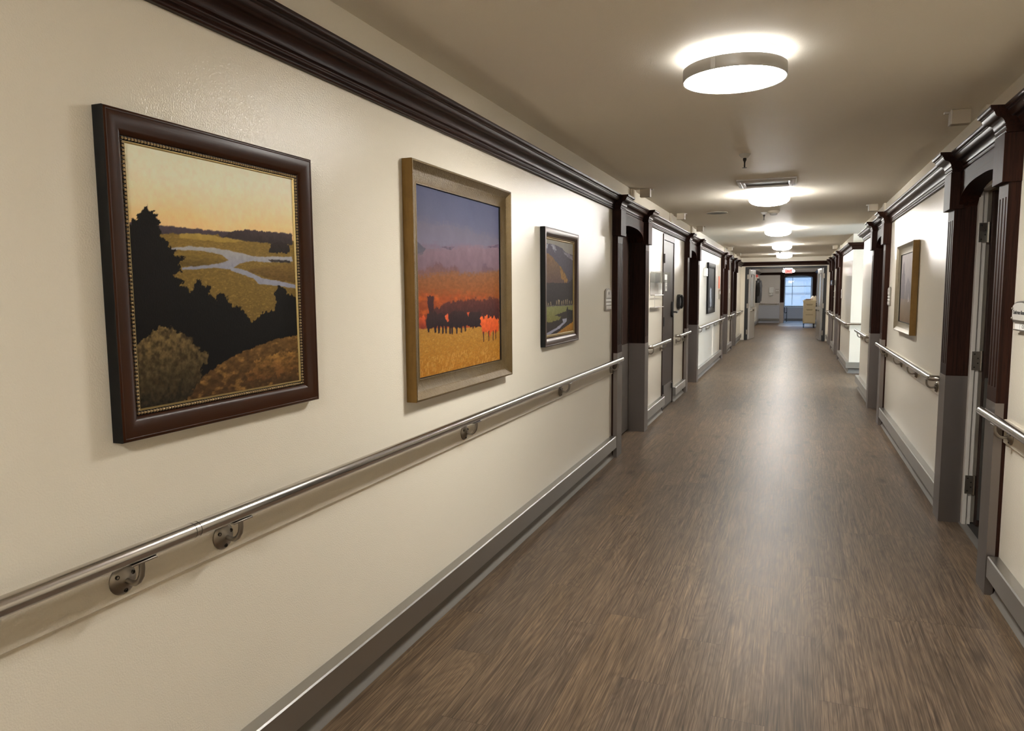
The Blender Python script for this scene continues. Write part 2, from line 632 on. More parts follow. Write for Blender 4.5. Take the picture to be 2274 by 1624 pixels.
# side lobby
SLIT = (10.285, 10.335)
struct('wall_lobby', MB().box(W + WT, 6.0, LOB1, LOB1 + 0.12, 0, H).box(W + WT, 6.0, 9.95, 10.07, 0, H)
       .box(6.0, 6.02, 9.95, SLIT[0], 0, H).box(6.0, 6.02, SLIT[1], LOB1 + 0.12, 0, H).box(6.0, 6.02, SLIT[0], SLIT[1], 2.1, H), M['wall'])
M['daypane'] = glow('frosted_daylit_pane', (0.62, 0.80, 1.0), 14.0)
w2 = struct('window_2', loc=(5.98, 11.7, 0.5))
obj('pane', box(5.985, 5.995, 10.75, 12.65, 0.55, 2.05), M['daypane'], w2)
fr = MB()
for a in ((10.70, 10.76), (12.64, 12.70), (11.67, 11.73)): fr.box(5.95, 5.999, a[0], a[1], 0.5, 2.1)
for a in ((0.5, 0.56), (2.04, 2.1)): fr.box(5.95, 5.999, 10.70, 12.70, a[0], a[1])
obj('window_frame', fr, M['white'], w2)
# enclosing outer shells so that daylight enters only through the windows
struct('wall_outer', MB().box(-0.5, -0.4, YB0, YBACK + 0.1, -0.1, H).box(6.2, 6.3, YB0, 9.9, -0.1, H)
       .box(W + WT, 6.3, 9.85, 9.95, 0, H).box(W + WT, 6.3, 5.75, 5.85, 0, H).box(W + WT, 6.3, 3.2, 3.3, 0, H)
       .box(W + WT, 6.3, LOB1 + 0.2, LOB1 + 0.3, 0, H).box(3.2, 3.3, LOB1 + 0.2, YBACK + 0.1, 0, H), M['wall'])
tm = MB()
for i in range(5):
    for j in range(20):
        tm.box(0.92 + i * 0.305, 0.92 + i * 0.305 + 0.302, 31.8 + j * 0.305, 31.8 + j * 0.305 + 0.302, 0.0, 0.003)
struct('floor_tiles', tm, M['tile'])
struct('floor_carpet', box(W + 0.075, 6.2, 3.3, 5.75, 0.0, 0.006), M['carpet'])

# ------------------------------------------------------------------ crown, bumper and cove runs
def smooth_arc(p0, p1, bulge, n=6):
    """points between p0 and p1 bowed sideways"""
    out = []
    dx, dz = p1[0] - p0[0], p1[1] - p0[1]
    for i in range(1, n):
        t = i / n
        o = bulge * 4 * t * (1 - t)
        out.append((p0[0] + dx * t - dz * o, p0[1] + dz * t + dx * o))
    return out


ZC = 2.168
CROWN = [(0.0, ZC), (0.020, ZC)] + smooth_arc((0.020, ZC), (0.020, ZC + 0.013), -0.45, 5) + [(0.020, ZC + 0.013), (0.026, ZC + 0.017),
         (0.026, ZC + 0.021)] + smooth_arc((0.026, ZC + 0.021), (0.026, ZC + 0.031), -0.4, 4) + [(0.026, ZC + 0.031), (0.034, ZC + 0.034), (0.034, ZC + 0.039)] \
    + smooth_arc((0.034, ZC + 0.039), (0.066, ZC + 0.062), 0.16, 6) + [(0.066, ZC + 0.062)] \
    + smooth_arc((0.066, ZC + 0.062), (0.098, ZC + 0.083), -0.18, 6) + [(0.098, ZC + 0.083), (0.104, ZC + 0.085), (0.104, ZC + 0.090),
         (0.112, ZC + 0.092)] + smooth_arc((0.112, ZC + 0.092), (0.122, ZC + 0.102), -0.25, 4) + [(0.122, ZC + 0.102), (0.122, ZC + 0.108), (0.0, ZC + 0.108)]
CROWN = [(o * 0.74, ZC + (z - ZC) * 1.09) for o, z in CROWN]
BUMP = [(0.0, 0.088), (0.044, 0.088), (0.049, 0.093), (0.049, 0.190), (0.044, 0.195), (0.0, 0.195)]
COVE = [(0.0, 0.12), (0.005, 0.12), (0.006, 0.05), (0.009, 0.03), (0.015, 0.014), (0.026, 0.004), (0.027, 0.0), (0.0, 0.0)]


def sweep(mb, side, path, prof, shift=0.0):
    P = [Vector(p) for p in path]
    rings = []
    for i, p in enumerate(P):
        def nr(a, b):
            d = (b - a).normalized()
            return Vector((d.y, -d.x))
        if i == 0: m = nr(P[0], P[1])
        elif i == len(P) - 1: m = nr(P[-2], P[-1])
        else:
            n1, n2 = nr(P[i - 1], p), nr(p, P[i + 1])
            m = (n1 + n2) / (1 + n1.dot(n2))
        rings.append([(wx(side, p.x + m.x * o), p.y + m.y * o, z) for o, z in prof])
    mb.rings(rings, cap0=True, cap1=True)
    return mb


runsL = [(YB0, 6.18), (7.645, 8.765), (9.635, 10.585), (12.025, 16.205), (17.615, 18.955), (20.365, YEND)]
runsR = [[(0, YB0), (0, 3.925)], [(0, 5.325), (0, 8.635)], [(0, 10.055), (0, LOB0), (-2.5, LOB0)],
         [(-2.5, LOB1), (0, LOB1), (0, 16.735)], [(0, 18.155), (0, 19.835)], [(0, 21.255), (0, YEND)]]
cl = MB()
sweep(cl, 'L', [(0, YB0), (0, YEND)], CROWN)
struct('trim_1', cl, M['wood_y'])
cr = MB()
sweep(cr, 'R', [(0, YB0), (0, LOB0), (-2.5, LOB0)], CROWN)
struct('trim_2', cr, M['wood_y'])
cr = MB()
sweep(cr, 'R', [(-2.5, LOB1), (0, LOB1), (0, YEND)], CROWN)
struct('trim_3', cr, M['wood_y'])
struct('trim_4', MB().prism([(YEND - o, z + 0.025) for o, z in CROWN], 'x', 0.0, W), M['wood_x'])
t5 = MB()
sweep(t5, 'L', [(0, YEND + 0.1), (0, YBACK)], CROWN)
sweep(t5, 'R', [(0, YEND + 0.1), (0, YBACK)], CROWN)
t5.prism([(YBACK - o, z) for o, z in CROWN], 'x', 0.0, W)
struct('trim_5', t5, M['wood_y'])

bl = MB()
for a, b in runsL: sweep(bl, 'L', [(0, a), (0, b)], BUMP)
struct('baseboard_left', bl, M['steel_y'])
bl = MB()
for a, b in runsL: sweep(bl, 'L', [(0, a), (0, b)], COVE)
struct('baseboard_left_cove', bl, M['cove'])
bl = MB()
for r in runsR: sweep(bl, 'R', r, BUMP)
struct('baseboard_right', bl, M['steel_y'])
bl = MB()
for r in runsR: sweep(bl, 'R', r, COVE)
struct('baseboard_right_cove', bl, M['cove'])
bb = MB()
sweep(bb, 'L', [(0, YEND + 0.1), (0, 25.78)], BUMP); sweep(bb, 'L', [(0, 27.27), (0, YBACK)], BUMP)
sweep(bb, 'R', [(0, YEND + 0.1), (0, YBACK)], BUMP)
bb.box(0.05, 0.90, YBACK - 0.05, YBACK, 0.10, 0.20)
bb.box(1.10, 2.25, YWIN - 0.03, YWIN, 0.0, 0.11)
struct('baseboard_far', bb, M['cove'])

# ------------------------------------------------------------------ doorways with pilasters
def cap_mesh(mb, side, y0, y1, off=0.057):
    a = [(wx(side, o + off if o > 0 else 0), y0 - 0.012 - 0.5 * max(0, o - 0.02), z) for o, z in CROWN]
    b = [(wx(side, o + off if o > 0 else 0), y1 + 0.012 + 0.5 * max(0, o - 0.02), z) for o, z in CROWN]
    return mb.rings([a, b], cap0=True, cap1=True)


def fluted(mb, side, y0, y1, z0, z1, d=0.050, nfl=3):
    w = y1 - y0
    fw_ = 0.021
    gap = (w * 0.74 - nfl * fw_) / (nfl - 1)
    s0 = y0 + (w - w * 0.74) / 2
    pts = [(wx(side, 0), y0), (wx(side, d), y0)]
    for k in range(nfl):
        a = s0 + k * (fw_ + gap)
        for i in range(7):
            t = PI * i / 6
            pts.append((wx(side, d - 0.0085 * math.sin(t)), a + fw_ / 2 - fw_ / 2 * math.cos(t)))
    pts += [(wx(side, d), y1), (wx(side, 0), y1)]
    return mb.prism(pts, 'z', z0, z1)


def portal(name, side, yp0, yo0, yo1, yp1, leaf='closed', frame=None):
    root = struct(name, loc=(wx(side, 0), (yo0 + yo1) / 2, 0))
    zb = 1.948
    for a, b, near in ((yp0, yo0, True), (yo1, yp1, False)):
        pm = MB().box(wx(side, 0), wx(side, 0.050), a, b, 0, 1.0)
        fluted(pm, side, a, b, 1.0, 1.885)
        pm.box(wx(side, 0), wx(side, 0.050), a, b, 1.885, zb)
        pil = obj('pilaster', pm, M['wood_z'], root)
        obj('capital_block', MB().box(wx(side, 0), wx(side, 0.078), a - 0.008, b + 0.008, zb, ZC), M['wood_z'], root, bevel=0.002)
        obj('crown_cap', cap_mesh(MB(), side, a, b), M['wood_y'], root)
        # jamb lining
        y_in, y_out = (b, b - 0.02) if near else (a, a + 0.02)
        dj = -0.07 if frame else -0.12
        obj('jamb', MB().box(wx(side, 0.0005), wx(side, dj), y_in, y_out, 0, 2.09), M['wood_z'], root)
        # steel guard folded round the foot of the pilaster
        g = MB()
        e = 0.0016
        g.box(wx(side, 0.050), wx(side, 0.050 + e), a - e, b + e, 0, 0.93)
        ys = a if near else b
        sg = -1 if near else 1
        g.box(wx(side, 0.016), wx(side, 0.050), ys, ys + sg * e, 0, 0.93)
        yi = b if near else a
        g.box(wx(side, dj), wx(side, 0.0495), yi, yi - sg * e, 0, 0.93)
        obj('corner_guard', g, M['guard'], root)
    n = 20
    pts = [(yo0, ZC), (yo0, 1.962)]
    for i in range(n + 1):
        t = -1 + 2 * i / n
        pts.append(((yo0 + yo1) / 2 + t * (yo1 - yo0) / 2 * 0.999, 1.965 + 0.112 * math.sqrt(max(0, 1 - abs(t) ** 2.6))))
    pts += [(yo1, 1.962), (yo1, ZC)]
    obj('arched_header', MB().prism(pts, 'x', wx(side, 0.028), wx(side, -0.075 if frame else -0.12)), M['wood_arch'], root)
    if leaf == 'closed':
        lf = obj('door_leaf', MB().box(wx(side, -0.122), wx(side, -WT), yo0, yo1, 0.008, 2.10), M['door'], root)
        obj('kick_plate', MB().box(wx(side, -0.1205), wx(side, -0.122), yo0 + 0.02, yo1 - 0.015, 0.02, 0.93), M['steel_z'], lf)
        lv = MB()
        lv.tube([(wx(side, -0.122), yo0 + 0.09, 1.0), (wx(side, -0.075), yo0 + 0.09, 1.0), (wx(side, -0.07), yo0 + 0.11, 1.0), (wx(side, -0.07), yo0 + 0.20, 1.0)], 0.009, 10)
        obj('lever_handle', lv, M['castmetal'], lf)
    return root


portal('door_1', 'L', 6.185, 6.37, 7.45, 7.635)
portal('door_3', 'L', 10.595, 10.78, 11.83, 12.015)
portal('door_4', 'L', 16.215, 16.40, 17.42, 17.605)
portal('door_5', 'L', 18.965, 19.15, 20.17, 20.355)
d6 = portal('door_6', 'R', 3.935, 4.10, 5.13, 5.315, leaf='open', frame=True)
portal('door_7', 'R', 8.645, 8.83, 9.86, 10.045)
portal('door_8', 'R', 16.745, 16.93, 17.96, 18.145)
portal('door_9', 'R', 19.845, 20.03, 21.06, 21.245)
portal('door_10', 'L', 25.79, 26.0, 27.05, 27.26)

# the open door on the right: white steel frame, hinges and the leaf swung into the room
wf = MB()
for (ya, yb) in ((5.100, 5.135), (4.095, 4.13)):
    wf.box(W + 0.070, W + 0.118, ya, yb, 0, 2.06)
wf.box(W + 0.070, W + 0.092, 5.088, 5.101, 0, 2.045)
wf.box(W + 0.070, W + 0.118, 4.095, 5.135, 2.045, 2.10)
obj('white_door_frame', wf, M['whitepaint'], d6, bevel=0.0015)
la = math.radians(3)
lx0, ly0 = W + 0.134, 5.092
lc, ls = math.cos(la), math.sin(la)


def leaf_pts(u0, u1, v0, v1, z0, z1):
    m = MB().box(u0, u1, v0, v1, z0, z1)
    m.v = [(lx0 + p[0] * lc - p[1] * ls, ly0 + p[0] * ls + p[1] * lc, p[2]) for p in m.v]
    return m


lf = obj('door_leaf', leaf_pts(0, 0.93, -0.044, 0.0, 0.012, 2.04), M['door'], d6)
obj('kick_plate', leaf_pts(0.004, 0.92, -0.0455, -0.044, 0.05, 0.93), M['steel_z'], lf)
for zc in (1.80, 1.03, 0.26):
    hm = MB().box(W + 0.076, W + 0.122, 5.0845, 5.0878, zc - 0.057, zc + 0.057)
    h = obj('hinge', hm, M['castmetal'] if zc < 1.5 else M['chrome'], d6)
    obj('hinge_knuckle', MB().tube([(W + 0.126, 5.083, zc - 0.06), (W + 0.126, 5.083, zc + 0.06)], 0.0075, 12), M['castmetal'], h)
    for dx, dz in ((0.012, 0.04), (0.030, 0.015), (0.030, -0.015), (0.012, -0.04)):
        obj('screw', MB().lathe([(0.0, -0.0012), (0.0042, -0.0008), (0.0045, 0.0)], (W + 0.078 + dx, 5.0845, zc + dz), 'y', 10), M['darkmetal'], h)
obj('threshold', MB().box(W + 0.06, W + 0.10, 4.10, 5.13, 0.0, 0.007), M['cove'], d6)

# flush service door on the left
d2 = struct('door_2', loc=(0, 9.2, 0))
obj('door_frame', MB().box(-0.10, 0.012, 8.77, 8.815, 0, 2.157).box(-0.10, 0.012, 9.585, 9.63, 0, 2.157).box(-0.10, 0.012, 8.815, 9.585, 2.085, 2.157), M['door'], d2, bevel=0.002)
lf2 = obj('door_leaf', box(-0.045, 0.004, 8.818, 9.582, 0.012, 2.080), M['door'], d2)
for zc in (1.86, 1.10, 0.27):
    obj('hinge', MB().tube([(0.016, 8.803, zc - 0.055), (0.016, 8.803, zc + 0.055)], 0.011, 12).box(0.004, 0.010, 8.79, 8.85, zc - 0.05, zc + 0.05), M['blackmat'], d2)
lk = obj('lock_plate', MB().prism([(0.0 + 9.475 + 0.034 * math.cos(a), (1.30 if math.sin(a) > 0 else 1.17) + 0.034 * math.sin(a)) for a in [2 * PI * k / 20 for k in range(20)]], 'x', 0.004, 0.03), M['blackmat'], lf2, bevel=0.003)
obj('lever_handle', MB().tube([(0.03, 9.475, 1.20), (0.075, 9.475, 1.20), (0.082, 9.46, 1.20), (0.082, 9.37, 1.198)], 0.011, 12), M['blackmat'], lk)
obj('kick_plate', box(0.004, 0.006, 8.84, 9.56, 0.03, 0.30), M['guard'], lf2)
sg = obj('door_label', box(0.004, 0.008, 8.95, 9.07, 1.47, 1.665), M['paper'], lf2)
obj('label_print', MB().box(0.008, 0.0084, 8.965, 9.055, 1.60, 1.64).box(0.008, 0.0084, 8.965, 9.055, 1.55, 1.558).box(0.008, 0.0084, 8.975, 9.045, 1.50, 1.53), M['greypanel'], sg)
obj('floor_latch', box(0.004, 0.024, 9.50, 9.565, 0.205, 0.27), M['blackmat'], lf2)

# double doors at the far end, folded back against the hall beyond
d11 = struct('door_11', loc=(1.235, YEND, 0))
obj('door_frame', MB().box(0.12, 0.205, YEND - 0.012, YEND + 0.112, 0, 2.17).box(2.265, 2.35, YEND - 0.012, YEND + 0.112, 0, 2.17)
    .box(0.205, 2.265, YEND - 0.012, YEND + 0.112, 2.11, 2.17), M['blackmat'], d11, bevel=0.002)
for sgn, hx, ang in ((1, 0.212, 6), (-1, 2.258, 4)):
    A = math.radians(ang)
    ca, sa = math.cos(A), math.sin(A)

    def sw(m, hx=hx, sgn=sgn, ca=ca, sa=sa):
        m.v = [(hx + sgn * (p[0] * ca + p[1] * sa), YEND + 0.115 + p[1] * ca - p[0] * sa, p[2]) for p in m.v]
        return m
    lm = MB().box(0, 0.045, 0.02, 0.16, 0.012, 2.10).box(0, 0.045, 0.86, 1.0, 0.012, 2.10).box(0, 0.045, 0.16, 0.86, 0.012, 0.85).box(0, 0.045, 0.16, 0.86, 1.95, 2.10)
    lf = obj('door_leaf', sw(lm), M['whitepaint'] if sgn > 0 else M['steel_z'], d11)
    obj('glass', sw(MB().box(0.02, 0.026, 0.16, 0.86, 0.85, 1.95)), M['glass'], lf)
    obj('panic_bar', sw(MB().box(0.045, 0.10, 0.10, 0.90, 0.90, 0.97)), M['steel_y'], lf)
    obj('door_closer', sw(MB().box(0.045, 0.10, 0.03, 0.32, 1.97, 2.05)), M['white'], lf)
    for zc in (1.88, 1.02, 0.24):
        obj('hinge', MB().box(hx - sgn * 0.035, hx + sgn * 0.02, YEND - 0.015, YEND - 0.012, zc - 0.07, zc + 0.07), M['castmetal'], d11)

# way into the window bay at the end of the hall
bay = struct('door_12', loc=(1.67, YBACK, 0))
for a, b in ((0.905, 1.075), (2.265, 2.418)):
    pm = MB().box(a, b, YBACK - 0.04, YBACK, 0, 1.0).box(a, b, YBACK - 0.04, YBACK, 1.9, 1.95)
    w = b - a
    pts = [(a, YBACK), (a, YBACK - 0.04)]
    for k in range(3):
        s = a + w * (0.17 + 0.24 * k)
        pts += [(s, YBACK - 0.04), (s + 0.008, YBACK - 0.031), (s + w * 0.16 - 0.008, YBACK - 0.031), (s + w * 0.16, YBACK - 0.04)]
    pts += [(b, YBACK - 0.04), (b, YBACK)]
    pm.prism(pts, 'z', 1.0, 1.9)
    obj('pilaster', pm, M['wood_z'], bay)
    obj('capital_block', box(a - 0.01, b + 0.0, YBACK - 0.06, YBACK, 1.95, ZC), M['wood_z'], bay, bevel=0.002)
    obj('corner_guard', box(a - 0.002, b + 0.0, YBACK - 0.042, YBACK - 0.04, 0, 0.93), M['guard'], bay)
for x0, x1 in ((1.060, 1.080), (2.260, 2.280)):
    obj('jamb', box(x0, x1, YBACK, YBACK + 0.13, 0, 2.12), M['wood_z'], bay)
pts = [(1.08, ZC), (1.08, 2.03)] + [(1.67 + (-1 + 2 * i / 20) * 0.59, 2.035 + 0.085 * math.sqrt(max(0, 1 - abs(-1 + 2 * i / 20) ** 2.4))) for i in range(21)] + [(2.26, 2.03), (2.26, ZC)]
obj('arched_header', MB().prism(pts, 'y', YBACK - 0.028, YBACK + 0.12), M['wood_x'], bay)

# window of the bay
w1 = struct('window_1', loc=(1.67, YWIN, 0.67))
fm = MB()
for a, b in ((1.05, 1.10), (2.24, 2.29), (1.40, 1.43)): fm.box(a, b, YWIN + 0.02, YWIN + 0.08, 0.67, 2.16)
for a, b in ((0.67, 0.72), (2.10, 2.16), (1.66, 1.69)): fm.box(1.05, 2.29, YWIN + 0.02, YWIN + 0.08, a, b)
obj('window_frame', fm, M['white'], w1, bevel=0.003)
obj('glass', box(1.10, 2.24, YWIN + 0.05, YWIN + 0.055, 0.72, 2.10), M['glass'], w1)
obj('window_sill', box(1.03, 2.31, YWIN - 0.12, YWIN + 0.02, 0.635, 0.67), M['white'], w1, bevel=0.004)
sl = MB()
for k in range(9):
    sl.box(1.09, 2.25, YWIN - 0.005, YWIN + 0.012, 2.075 - k * 0.022, 2.078 - k * 0.022)
sl.box(1.08, 2.26, YWIN - 0.02, YWIN + 0.02, 2.085, 2.13)
obj('blind', sl, M['blind'], w1)
rad = MB().box(1.08, 2.26, YWIN - 0.10, YWIN, 0.71, 0.80)
rg = obj('radiator_grille', MB().box(1.08, 2.26, YWIN - 0.11, YWIN, 0.675, 0.735), M['white'], w1)
gs = MB()
for k in range(14):
    gs.box(1.12 + k * 0.08, 1.17 + k * 0.08, YWIN - 0.1115, YWIN - 0.11, 0.695, 0.715)
obj('slots', gs, M['blackmat'], rg)

# outside, seen through the bay window
struct('ground_outside', box(-40, 45, 38.0, 95, -0.9, -0.8), M['snow'])
fac = struct('wall_outside', box(-12, 22, 56, 57, -0.85, 6.5), M['facade'])
bm_ = MB()
for k in range(10):
    x = -9 + k * 3.0
    bm_.box(x, x + 1.7, 55.97, 56.0, 2.4, 4.0)
bm_.box(-12, 22, 55.96, 56.0, 1.2, 1.32)
bm_.box(-12, 22, 55.95, 56.0, 4.7, 4.9)
obj('bands', bm_, M['facadedk'], fac)

# ------------------------------------------------------------------ handrails
def bracket(mb_parent, side, y, zc=0.797, screws=True):
    s = 1 if side == 'L' else -1
    X = lambda d: wx(side, d)
    pl = MB()
    prof = [(0.036, 0.0), (0.0365, 0.003), (0.034, 0.006), (0.026, 0.010), (0.016, 0.014), (0.010, 0.017), (0.0, 0.018)]
    pl.lathe([(r, s * h) for r, h in prof], (X(0.012), y, zc), 'x', 28)
    arm = [(0.024, zc), (0.040, zc - 0.004), (0.054, zc - 0.004), (0.066, zc + 0.004), (0.075, zc + 0.018), (0.078, zc + 0.034), (0.078, zc + 0.052)]
    pl.tube([(X(d), y, z) for d, z in arm], 0.0068, 12)
    b = obj('bracket', pl, M['castmetal'], mb_parent)
    obj('saddle', MB().box(X(0.066), X(0.090), y - 0.036, y + 0.036, 0.8485, 0.8535), M['castmetal'], b, bevel=0.0015)
    if screws:
        for a in (0.5, 2.6, 4.7):
            obj('screw', MB().lathe([(0.0052, 0.0), (0.0052, s * 0.004), (0.0032, s * 0.004), (0.003, s * 0.002), (0.0, s * 0.002)],
                (X(0.0205), y + 0.0245 * math.cos(a), zc + 0.0245 * math.sin(a)), 'x', 12), M['darkmetal'], b)


def handrail(side, y0, y1, label, ret0=False, ret1=False, brackets=(), joints=(), wrap=None, board=None):
    X = lambda d: wx(side, d)
    root = thing('handrail', label, 'handrail', (X(0), (y0 + y1) / 2, 0.75), 'steel handrails along the corridor walls')
    z, dd, r = 0.874, 0.078, 0.0205

    def elbow(y, sgn):
        pts = [(X(0.012), y, z), (X(0.032), y, z)]
        for k in range(1, 8):
            a = PI / 2 * k / 7
            pts.append((X(0.032 + 0.046 * math.sin(a)), y + sgn * 0.046 * (1 - math.cos(a)), z))
        return pts
    path = elbow(y0, 1) if ret0 else [(X(dd), y0, z)]
    if wrap == 'start':
        path = [(X(-1.6), y0, z), (X(dd - 0.03), y0, z), (X(dd - 0.009), y0 + 0.009, z), (X(dd), y0 + 0.03, z)]
    path += [(X(dd), y0 + (y1 - y0) * t, z) for t in (0.2, 0.5, 0.8)]
    path += elbow(y1, -1)[::-1] if ret1 else [(X(dd), y1, z)]
    tb = obj('rail', MB().tube(path, r, 28), M['rail'], root)
    for yj in joints:
        jm = MB()
        for dy in (-0.008, 0.008):
            jm.tube([(X(dd), yj + dy - 0.0007, z), (X(dd), yj + dy + 0.0007, z)], r + 0.0003, 28, cap=False)
        obj('joint_ring', jm, M['darkmetal'], tb)
    ba, bbb = board if board else (y0 - 0.02, y1 - 0.03)
    obj('backing_board', box(X(0), X(0.012), ba, bbb, 0.748, 0.858), M['wall'], root, bevel=0.002)
    if not ret1 and side:
        ey = y1 if side == 'L' else y0
    for y in brackets:
        bracket(root, side, y, screws=abs(y) < 7)
    return root


hl = [
    ('L', YB0 + 0.05, 6.245, 'long steel handrail on the cream wall under the three large paintings', dict(brackets=(-0.35, 1.196, 1.519, 3.10, 4.64, 6.10), joints=(1.354,), board=(YB0 + 0.02, 6.18))),
    ('L', 7.66, 8.90, 'short steel handrail between the first dark doorway and the brown service door', dict(ret0=True, brackets=(7.80, 8.60), board=(7.64, 8.765))),
    ('L', 9.75, 10.75, 'short steel handrail just past the brown service door, below the black telephone', dict(ret0=True, brackets=(9.85, 10.45), board=(9.635, 10.59))),
    ('L', 12.06, 16.38, 'steel handrail under the tall dark picture on the left wall', dict(ret0=True, brackets=(12.25, 13.4, 14.8, 16.1), board=(12.02, 16.2))),
    ('L', 17.66, 19.12, 'steel handrail between the third and fourth left doorways', dict(ret0=True, brackets=(17.8, 18.9), board=(17.61, 18.95))),
    ('L', 20.41, 22.55, 'steel handrail at the far left beside the double doors', dict(ret0=True, ret1=True, brackets=(20.6, 22.3), board=(20.37, 22.6))),
    ('R', YB0 + 0.05, 4.065, 'steel handrail at right edge under the Conference Room sign', dict(brackets=(-0.4, 1.2, 2.6, 3.80), board=(YB0 + 0.02, 3.93))),
    ('R', 5.46, 8.80, 'steel handrail under the gold framed picture on the right wall', dict(ret0=True, brackets=(5.62, 6.5, 7.35, 8.45), board=(5.32, 8.64))),
    ('R', 10.09, 11.75, 'short steel handrail on the right wall ending before the lobby corner', dict(ret0=True, brackets=(10.22, 11.4), board=(10.05, 11.78))),
    ('R', LOB1 - 0.078, 16.91, 'steel handrail bending round the lobby corner on the right', dict(wrap='start', brackets=(14.25, 16.3), board=(14.0, 16.73))),
    ('R', 18.20, 20.0, 'steel handrail between the last two doorways on the right', dict(ret0=True, brackets=(18.4, 19.6), board=(18.15, 19.83))),
    ('R', 21.30, 22.55, 'short steel handrail at far right beside the double doors', dict(ret0=True, ret1=True, brackets=(21.5, 22.3), board=(21.25, 22.6))),
]
for side, a, b, lab, kw in hl:
    handrail(side, a, b, lab, **kw)
# rail across the grey end wall
hr = thing('handrail', 'grey handrail across the pale end wall under the white dispenser', 'handrail', (0.45, YBACK, 0.75), 'steel handrails along the corridor walls')
obj('rail', MB().tube([(0.03, YBACK - 0.07, 0.874), (0.86, YBACK - 0.07, 0.874)], 0.021, 16), M['rail'], hr)
obj('backing_board', box(0.02, 0.90, YBACK - 0.012, YBACK, 0.80, 0.92), M['wall_grey'], hr)
for x in (0.15, 0.75):
    obj('bracket', MB().tube([(x, YBACK - 0.012, 0.80), (x, YBACK - 0.06, 0.80), (x, YBACK - 0.07, 0.855)], 0.008, 10), M['castmetal'], hr)

# ------------------------------------------------------------------ painted canvases
rng = np.random.default_rng(5)


def vnoise(u, v, fu, fv, seed):
    r = np.random.default_rng(seed)
    nu, nv = int(fu * 1.6) + 6, int(fv * 1.6) + 6
    g = r.random((nv, nu))
    x, y = (u + 0.3) * fu, (v + 0.3) * fv
    x = np.clip(x, 0, nu - 2.001); y = np.clip(y, 0, nv - 2.001)
    xi, yi = x.astype(int), y.astype(int)
    fx, fy = x - xi, y - yi
    fx = fx * fx * (3 - 2 * fx); fy = fy * fy * (3 - 2 * fy)
    return (g[yi, xi] * (1 - fx) + g[yi, xi + 1] * fx) * (1 - fy) + (g[yi + 1, xi] * (1 - fx) + g[yi + 1, xi + 1] * fx) * fy


def fbm(u, v, f, seed, oct_=4, asp=1.0):
    s, a, t = 0, 0.5, 0
    for k in range(oct_):
        s = s + a * vnoise(u, v, f * 2 ** k, f * asp * 2 ** k, seed + k * 17)
        t += a
        a *= 0.55
    return s / t


def inpoly(u, v, poly):
    res = np.zeros(u.shape, bool)
    n = len(poly)
    for i in range(n):
        x0, y0 = poly[i]
        x1, y1 = poly[(i + 1) % n]
        if y0 == y1: continue
        c = ((y0 > v) != (y1 > v)) & (u < (x1 - x0) * (v - y0) / (y1 - y0) + x0)
        res ^= c
    return res


class Paint:
    def __init__(s, nu, nv, seed=1):
        s.U, s.V = np.meshgrid(np.linspace(0, 1, nu), np.linspace(0, 1, nv))
        s.c = np.zeros((nv, nu, 3))
        s.seed = seed
        s.k = 0
        s.msk = np.zeros((nv, nu), bool)

    def grad(s, stops, amt=0.05, f=14):
        """vertical gradient: (v, rgb)"""
        st = sorted(stops)
        vv = s.V + (fbm(s.U, s.V, 5, s.seed + 3) - 0.5) * 0.10
        for i in range(3):
            s.c[..., i] = np.interp(vv, [q[0] for q in st], [q[1][i] for q in st])
        s.c *= (1 + (fbm(s.U, s.V, f, s.seed + 9) - 0.5) * 2 * amt)[..., None]
        return s

    def poly(s, pts, top, bot=None, rough=0.01, rf=40, tex=0.25, tf=40, asp=1.0, alt=None, altq=0.62, feather=0.0016):
        s.k += 31
        sd = s.seed + s.k
        du = (fbm(s.U, s.V, rf, sd) - 0.5) * 2 * rough
        dv = (fbm(s.U, s.V, rf, sd + 5) - 0.5) * 2 * rough
        m = np.zeros(s.U.shape)
        r_ = np.random.default_rng(sd)
        for _ in range(5):
            fu, fv = (r_.random(2) - 0.5) * 2 * feather
            m += inpoly(s.U + du + fu, s.V + dv + fv, pts) / 5.0
        if feather > 0.01:
            m = np.clip(m + (fbm(s.U, s.V, 60, sd + 2, 2) - 0.5) * 1.2 * (m > 0) * (m < 1), 0, 1)
        vs_ = [p[1] for p in pts]
        t = np.clip((s.V - min(vs_)) / max(1e-6, max(vs_) - min(vs_)), 0, 1)[..., None]
        bot = top if bot is None else bot
        col = np.array(top) * t + np.array(bot) * (1 - t)
        nz = fbm(s.U, s.V, tf, sd + 11, 4, asp)
        if alt is not None:
            w = np.clip((nz - altq) * 4.5 + 0.25, 0, 1)[..., None] * 0.8
            col = col * (1 - w) + np.array(alt) * w
        col = col * (1 + (fbm(s.U, s.V, tf * 1.5, sd + 23, 3, asp) - 0.5) * 2 * tex)[..., None]
        s.c = s.c * (1 - m[..., None]) + col * m[..., None]
        s.msk |= m > 0.5
        return s

    def strokes(s, box_, n, col, w, h, seed=3):
        r = np.random.default_rng(seed)
        for _ in range(n):
            u0 = box_[0] + r.random() * (box_[1] - box_[0]); v0 = box_[2] + r.random() * (box_[3] - box_[2])
            ww, hh = w * (0.5 + r.random()), h * (0.5 + r.random())
            m = (np.abs(s.U - u0 - (s.V - v0) * 0.3) < ww) & (np.abs(s.V - v0) < hh)
            f = 0.35 + 0.6 * r.random()
            s.c[m] = s.c[m] * (1 - f) + np.array(col) * f
        return s


